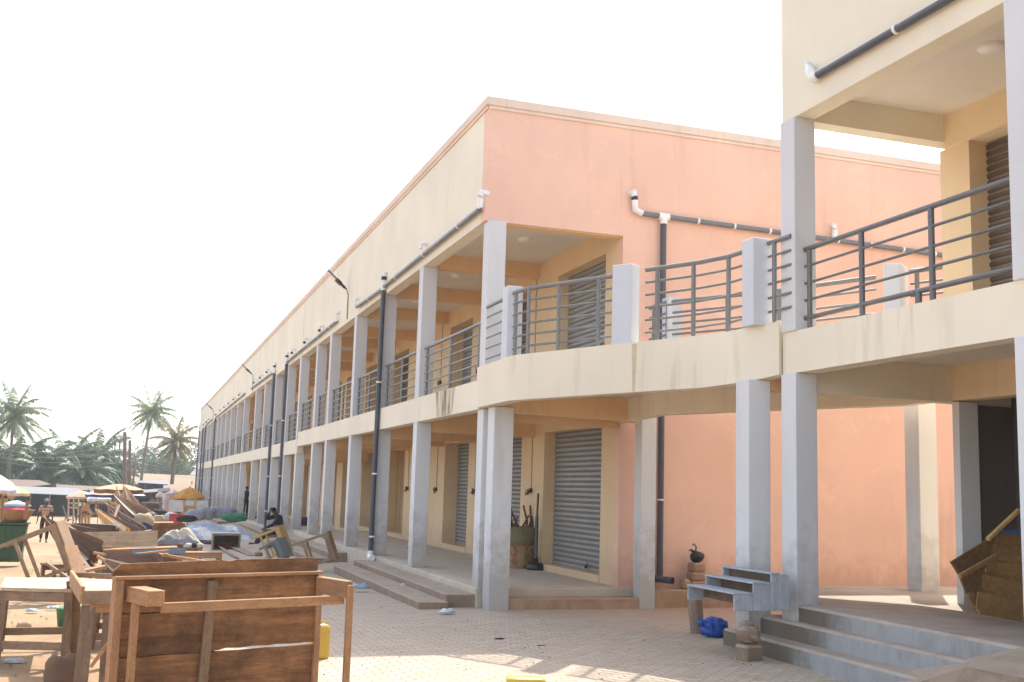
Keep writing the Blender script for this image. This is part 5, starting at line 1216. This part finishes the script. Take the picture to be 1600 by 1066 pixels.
b=MB(); b.blob((p.x+.0,31.1,zb_+1.43),.33,.30,.12,8,.2,16); o=b.build('cloth_bundle',M['f_lblue'],loc=(p.x,31,zb_+1.4)); tag(o,'pale blue grey cloth on top of the pink one','cloth')
board('rusty brown post sticking up behind the green bin',aY(39,812,30.5),aY(43,783,30.5),.08,.06,'wood_dz')
board('thin leaning stick at the left edge behind the basket',aY(3,815,30),aY(5,775,30),.05,.05,'wood_gz')
e=frame('folded white and blue deck chair frame standing by the man in the white t-shirt',[((98,790),(106,815)),((104,813),(112,812)),((100,822),(103,805))],60,.06,'rail',name='deck_chair')
# --- arcade items: baskets, sticks, stand
def basket(label,c,r0,r1,h,mt,z0=0):
    b=MB(); b.lathe([(0,0),(r0*.9,0),(r0,.02),(lerp(r0,r1,.5)*1.03,h*.5),(r1,h-.03),(r1*1.06,h-.02),(r1*1.06,h),(r1*.93,h),(r0*.9,.04)],c,26,wob=lambda t,z:1+.015*math.sin(t*13+z*40)); o=b.build('wicker_basket',M[mt],loc=c); return tag(o,label,'basket')
cx,cy=aY(812,886,23.2).x,23.2
m,t,b_=mat('patterned_basket_weave',.8); P=objc(t); ck=t.nodes.new('ShaderNodeTexChecker'); ck.inputs['Scale'].default_value=26; t.links.new(P,ck.inputs['Vector'])
col=mix(t,ck.outputs['Fac'],(.34,.22,.11),(.46,.32,.17)); n=noise(t,P,7,3); col=mix(t,mathn(t,'MULTIPLY',ramp(t,n,[(.52,(0,0,0)),(.6,(1,1,1))]),.7),col,(.30,.08,.04)); col=mix(t,mathn(t,'MULTIPLY',ramp(t,noise(t,P,5,2),[(.56,(0,0,0)),(.62,(1,1,1))]),.6),col,(.10,.18,.06)); t.links.new(col,b_.inputs['Base Color']); bump(t,b_,ck.outputs['Fac'],.6,.01); M['weave']=m
basket('patterned wicker basket at the bottom of the stack behind the corner column',(cx,cy,ZF),.27,.36,.50,'weave'); basket('grey banded wicker basket on top of the patterned one',(cx,cy,ZF+.44),.30,.38,.46,'wicker_g')
M['stick']=simple('dark_stick_bark',(.13,.065,.03),.9,0,.2,8)
e=empty('firewood','bundle of crooked brown sticks poking out of the upper basket','firewood',(cx,cy,ZF+.5)); rr=random.Random(4)
for k in range(11):
    a=rr.uniform(0,6.28); l=rr.uniform(.55,.95); b=MB(); b.tube([(0.1*math.cos(a),.1*math.sin(a),.05),(.25*math.cos(a+1.2),.22*math.sin(a+1.2),l*.6),(.3*math.cos(a+1.6),.3*math.sin(a+1.6),l)],[.03,.026,.02],6); b.build('stick',M['stick'],e,world=False)
px_=aY(837,886,22.6).x; e=empty('parasol_stand','black parasol stand with a tall bare pole beside the roller shutter','stand',(px_,22.6,ZF))
b=MB(); b.lathe([(0,0),(.2,0),(.21,.03),(.2,.12),(.15,.15),(.06,.16),(.05,.25),(0,.25)],(0,0,0),22); b.build('base',M['black'],e,world=False)
b=MB(); b.tube([(0,0,.2),(.0,0,1.15)],.038,10); b.tube([(0,0,1.1),(.015,0,1.65)],.025,10); b.build('pole',M['pipe'],e,world=False)
# --- under the bridge: pipe, stones, bag
b=MB(); a=aY(1022,904,18.35); c_=aY(1051,907.5,18.0); b.tube([a,c_],.062,16,caps=False); b.tube([c_,a],.05,16,caps=False); o=b.build('drain_pipe',M['pipe'],loc=a); tag(o,'short black pipe lying open ended at the foot of the salmon wall','pipe')
def stone(label,c,r,seed,mt='plinth',amp=.14,grp=None,name='stone',n=14):
    b=MB(); b.blob(c,*r,seed,amp,n,flat=r[2]*.85,fr=2.6,sq=.72); o=b.build(name,M[mt],loc=(c[0],c[1],c[2]-r[2])); return tag(o,label,'stone',grp)
s0=aY(1088,908,18.35); zz=.30
for k,(w_,h_,l) in enumerate(((.155,.075,'rough stone block at the bottom of the stack by the salmon wall'),(.15,.08,'middle stone block of the stack by the salmon wall'),(.14,.085,'top stone block of the stack under the black bag'))):
    b=MB(); zc=zz+h_; 
    b.box(s0.x-w_+.01*k,s0.x+w_,18.22,18.5,zz+.002,zz+2*h_-.004); o=b.build('stone_block',M['plinth'],loc=(s0.x,18.3,zz),bevel=.03); tag(o,l,'stone'); zz+=2*h_
stone('round orange brown stone beside the stack by the salmon wall',(aY(1071,900,18.3).x,18.3,.385),(.1,.09,.10),9)
bz=aY(1087,876,18.3); e=empty('plastic_bag','black tied plastic bag sitting on the stone stack','bag',(s0.x,18.36,zz))
b=MB(); b.blob((.02,0,.10),.14,.11,.11,5,.12,16,flat=.1); b.build('bag_body',M['black'],e,world=False); b=MB(); b.tube([(-.02,0,.18),(-.12,0,.23),(-.15,0,.21)],[.03,.02,.012],6); b.tube([(-.02,0,.18),(.0,0,.28),(-.05,0,.34),(-.08,0,.31)],.012,6); b.build('knot',M['black'],e,world=False)
stone('small brown stone on the pavers below the salmon wall',(*aZ(1038,944,.04)[:2],.04),(.065,.06,.05),2); stone('grey pebble at the foot of the pale bridge column',(*aZ(1027,941,.03)[:2],.03),(.05,.04,.03),3,'conc')
# --- tiered rack
Yr=12.02; pbl=aY(1147,955.5,Yr); pbr=aY(1233,957,Yr); x0,x3=pbl.x,pbr.x; x1=aY(1177,955,Yr).x; x2=aY(1205,955,Yr).x; z0=pbl.z
z1=aY(1160,927.5,Yr).z; z2=aY(1190,911,Yr).z; z3_=aY(1218,896,Yr).z
e=empty('display_rack','blue grey three tier display rack resting on the steps','display rack',(x0,Yr,z0))
ln=aY(1074,913,Yr+1.0)
Lr=1.0
for it in range(8):
    # find the length whose far end lands at pixel x=1074
    y2=Yr+Lr; pxx=None
    d_=V(x0,y2,z1)-V(0,0,H); pxx=800+F*(d_.dot(rt)/d_.dot(fw)); Lr+= (pxx-1074)*.012
Lr=max(.6,min(Lr,2.6))
for nm,(xa,xb,zt_) in enumerate(((x0,x1,z1),(x1,x2,z2),(x2,x3,z3_))):
    b=MB(); b.box(xa+.002,xb-.002,Yr,Yr+.025,z0+.003*nm,zt_-.016); b.build('side_panel',M['bluegrey'],e,bevel=.004)
    xb2=xb if nm<2 else x2+.12
    b=MB(); b.box(xa-.01,xb2+.0,Yr+(.026 if 0 else -.006),Yr+Lr,zt_-.014,zt_+.006); b.build('shelf',M['bluegrey'],e,bevel=.003)
    b=MB(); b.box(xa,min(xb,xb2)-.01,Yr+Lr-.03,Yr+Lr-.006,zt_-.19,zt_-.016); b.build('end_board',M['bluegrey'],e)
    b=MB(); b.box(min(xb,xb2)-.035,min(xb,xb2)-.012,Yr+.03,Yr+Lr-.04,zt_-.16,zt_-.03); b.build('back_board',M['bluegrey_d'],e)
for (xx,yy) in ((x0+.03,Yr+.03),(x0+.25,Yr+.05)):
    pass
q=aY(1168,977,Yr+.12); stone('rounded brown stone wedged under the right panel of the rack',(q.x,q.y,.32),(.15,.12,.115),6,'conc',.22); b=MB(); b.obox((q.x+.02,q.y,.10),(.30,.06,0),(-.04,.22,0),(0,.01,.21)); o=b.build('stone_block',M['conc'],loc=(q.x+.02,q.y,0),bevel=.035); tag(o,'grey concrete block on the pavers carrying the wedged stone','stone'); stone('small flat stone on top of the wedged brown stone',(q.x-.01,q.y,.445),(.08,.07,.04),7,'conc',.1)
q=aZ(1088,990,.0); b=MB(); b.tube([(q.x,q.y,0),(q.x+.01,q.y,.12),(q.x-.015,q.y+.01,.35),(q.x-.02,q.y+.01,.5),(q.x-.02,q.y+.01,.53)],[.09,.105,.115,.10,.06],9,smooth=False); o=b.build('concrete_stump',M['conc'],loc=(q.x,q.y,0),bevel=.01); tag(o,'rough grey concrete stump propping the left end of the rack','stump')
q=aZ(1112,996,0); e=empty('plastic_bag','blue knotted plastic bag on the pavers beside the concrete stump','bag',(q.x+.02,q.y,.012)); M['bluebag']=simple('blue_plastic_film',(.012,.09,.42),.35,0,.3,4,.8)
from mathutils import noise as _ns
b=MB(); b.blob((.03,0,.12),.19,.15,.15,7,.20,30,flat=.12,fr=4.0,sq=.85); b.build('bag_body',M['bluebag'],e,world=False)
b=MB(); b.tube([(-.10,0,.16),(-.16,0,.185),(-.19,0,.19)],[.085,.045,.028],12); b.blob((-.20,0,.195),.042,.04,.05,3,.5,14,fr=3); b.build('knot',M['bluebag'],e,world=False)
# --- tilted stepped crate at the right
e=empty('stall_shelves','brown wooden stepped stall shelves tipped over on the arcade floor','shelving',(10.0,11.0,RF)); Ys=10.6
def q4(pts,Ylist): return [aY(px,py,y) for (px,py),y in zip(pts,Ylist)]
prof=[(1557,833,1600,834,0),(1551,850,1600,850,0),(1548,853,1600,857,-.10),(1545,873,1600,878,-.10),(1541,876,1600,885,-.20),(1541,894,1600,903,-.20),(1537,898,1600,911,-.30),(1533,921,1600,932,-.30),(1529,925,1600,939,-.40),(1526,950,1600,962,-.40),(1531,957,1600,970,-.5)]
for i in range(len(prof)-1):
    a,c_=prof[i],prof[i+1]; P4=[aY(a[0],a[1],Ys+a[4]),aY(a[2],a[3],Ys+a[4]),aY(c_[2],c_[3],Ys+c_[4]),aY(c_[0],c_[1],Ys+c_[4])]
    b=MB(); nrm=(P4[1]-P4[0]).cross(P4[3]-P4[0]); 
    if nrm.y<0: nrm=-nrm
    slab(b,P4,nrm,.02); b.build('shelf_board' if i%2 else 'riser_board',M['olive'],e,bevel=.003)
for (pp,mt) in (([(1487,878),(1556,836),(1546,868),(1500,899)],'olive_d'),([(1500,899),(1546,868),(1538,893),(1543,925),(1511,926)],'olive_d'),([(1511,927),(1543,926),(1530,952),(1532,958),(1528,957)],'olive')):
    b=MB(); Q=[aY(px,py,Ys-.30+ (px-1487)/70*.15-(py-836)/120*.15) for px,py in pp]; nrm=(Q[1]-Q[0]).cross(Q[2]-Q[0]); 
    if nrm.y<0: nrm=-nrm
    slab(b,Q,nrm,.025); b.build('side_board',M[mt],e,bevel=.003)
part(e,'batten',M['olive'],[(aY(1499,901,Ys-.47),aY(1557,868,Ys-.36),.04,.05)]); part(e,'pole',M['yel_wood'],[(aY(1543,843,Ys-.3),aY(1592,797,Ys-.2),.05,.04)])
b=MB(); slab(b,[aY(1556,828,Ys-.05),aY(1605,829,Ys-.05),aY(1605,834,Ys-.05),aY(1556,833,Ys-.05)],(0,1,0),.03); b.blob(aY(1561,828,Ys-.25),.035,.03,.04,3,.1,10); b.build('blue_strap',M['f_blue'],e)
p=aY(1012,528,14.6); basket('small wicker basket on the footbridge beside the rail post',(p.x,15.2,4.03),.17,.2,.28,'wicker')
# --- litter
def litter(label,px,py,z,r,mt,h=.05,cat='litter',name='plastic_litter'):
    q=aZ(px,py,z); b=MB(); b.blob((q.x,q.y,z+h*.5),r,r*.6,h,int(px),.45,16,flat=h*.4,fr=3); o=b.build(name,M[mt],loc=(q.x,q.y,z)); return tag(o,label,cat,'plastic litter on the paving')
M['film']=simple('thin_plastic_film',(.62,.68,.70),.35,0,.1,9,.4); M['film_b']=simple('pale_blue_film',(.30,.45,.52),.35,0,.1,9,.4)
litter('pale blue plastic bag on the pavers left of the first step',564,920,0,.15,'film_b',.07); litter('clear white plastic bag on the pavers before the corner column',698,958,0,.13,'film',.045)
litter('white scrap on the middle of the lower step',630,916,.12,.05,'film',.035); litter('white scrap lying on the arcade floor behind the second column',636,855,.32,.07,'film',.03)
litter('thin white scrap at the right of the big upturned table',526,914,0,.08,'film',.015); litter('white flake on the pavers under the salmon wall',1062,942,0,.04,'film',.02)
litter('dark flat scrap on the pavers right of the corner column',780,999,0,.07,'black',.012); litter('small dark scrap near the sunlit patch',846,1010,0,.06,'black',.01); litter('dark shoe lying on the pavers left of the tipped stands',325,851,gz(2,34),.18,'black',.08)
for k,(px,py,l) in enumerate(((42,940,'crumpled white wrapper on the dirt under the left table'),(50,956,'second white wrapper on the dirt under the left table'),(82,951,'white scrap of plastic near the green bucket'),(140,930,'bluish scrap on the dirt behind the table legs'),(22,1036,'grey white wrapper at the near left corner of the dirt'))):
    litter(l,px,py,gz(-1,17) if k<4 else 0,.10,'film',.03)
q=aZ(37,985,0); stone('broken brown brick lying under the left table',(q.x,q.y,.05),(.09,.07,.06),14,'plinth',.2); 
for k,(px,py,l) in enumerate(((404,869,'grey rubble stone by the tipped yellow stand'),(445,876,'rubble stone just left of the slate grey stool'),(418,878,'pale rubble stone between the tipped stands'))):
    q=aZ(px,py,gz(4,29)); stone(l,(q.x,q.y,gz(4,29)+.06),(.12,.1,.08),20+k,'conc',.2)
# low dirt debris: pebbles and dry leaves
b=MB(); rr=random.Random(12)
for i in range(1500):
    if i<1000: x=rr.uniform(-6,1.2); y=rr.uniform(9,34)
    else: x=rr.uniform(1.0,8); y=rr.uniform(10.5,30)
    if x>4.3 and y>17: continue
    if x>7.2: continue
    z=gz(x,y)+.014; s=rr.uniform(.006,.022)*(1.3 if i<1000 else .8); a=rr.uniform(0,6.28)
    c,s_=math.cos(a)*s,math.sin(a)*s; h=s*rr.uniform(.3,.8)
    b.add([(x-c,y-s_,z),(x+s_,y-c,z),(x+c,y+s_,z),(x-s_,y+c,z),(x,y,z+h)],[(0,1,4),(1,2,4),(2,3,4),(3,0,4)])
o=b.build('pebbles',simple('dry_pebble',(.20,.14,.09),.9,0,.3,3)); o['kind']='stuff'; o['label']='pebbles and crumbs scattered over dirt and pavers'
b=MB()
for i in range(260):
    cx_,cy_=(-2.05,16.4) if i%2 else (-4.2,22); x=cx_+rr.gauss(0,.22); y=cy_+rr.gauss(0,.3); z=gz(x,y); a=rr.uniform(0,6.28); l=rr.uniform(.05,.13)
    b.add([(x-.006,y,z),(x+.006,y,z),(x+math.cos(a)*l*.5,y+math.sin(a)*l*.5,z+l)],[(0,1,2)])
o=b.build('grass_tuft',M['leaf2']); o['kind']='stuff'; o['label']='small green weed tufts in the dirt'

# ================================================================ AIR
m=bpy.data.materials.new('haze_air'); m.use_nodes=True; t=m.node_tree; t.nodes.remove(t.nodes['Principled BSDF'])
pv=t.nodes.new('ShaderNodeVolumePrincipled'); pv.inputs['Color'].default_value=(.93,.95,.97,1); pv.inputs['Density'].default_value=.0007; pv.inputs['Anisotropy'].default_value=.3
t.links.new(pv.outputs[0],t.nodes['Material Output'].inputs['Volume'])
b=MB(); b.box(-905,905,-65,1505,-4,24); o=b.build('haze',m); o['kind']='stuff'
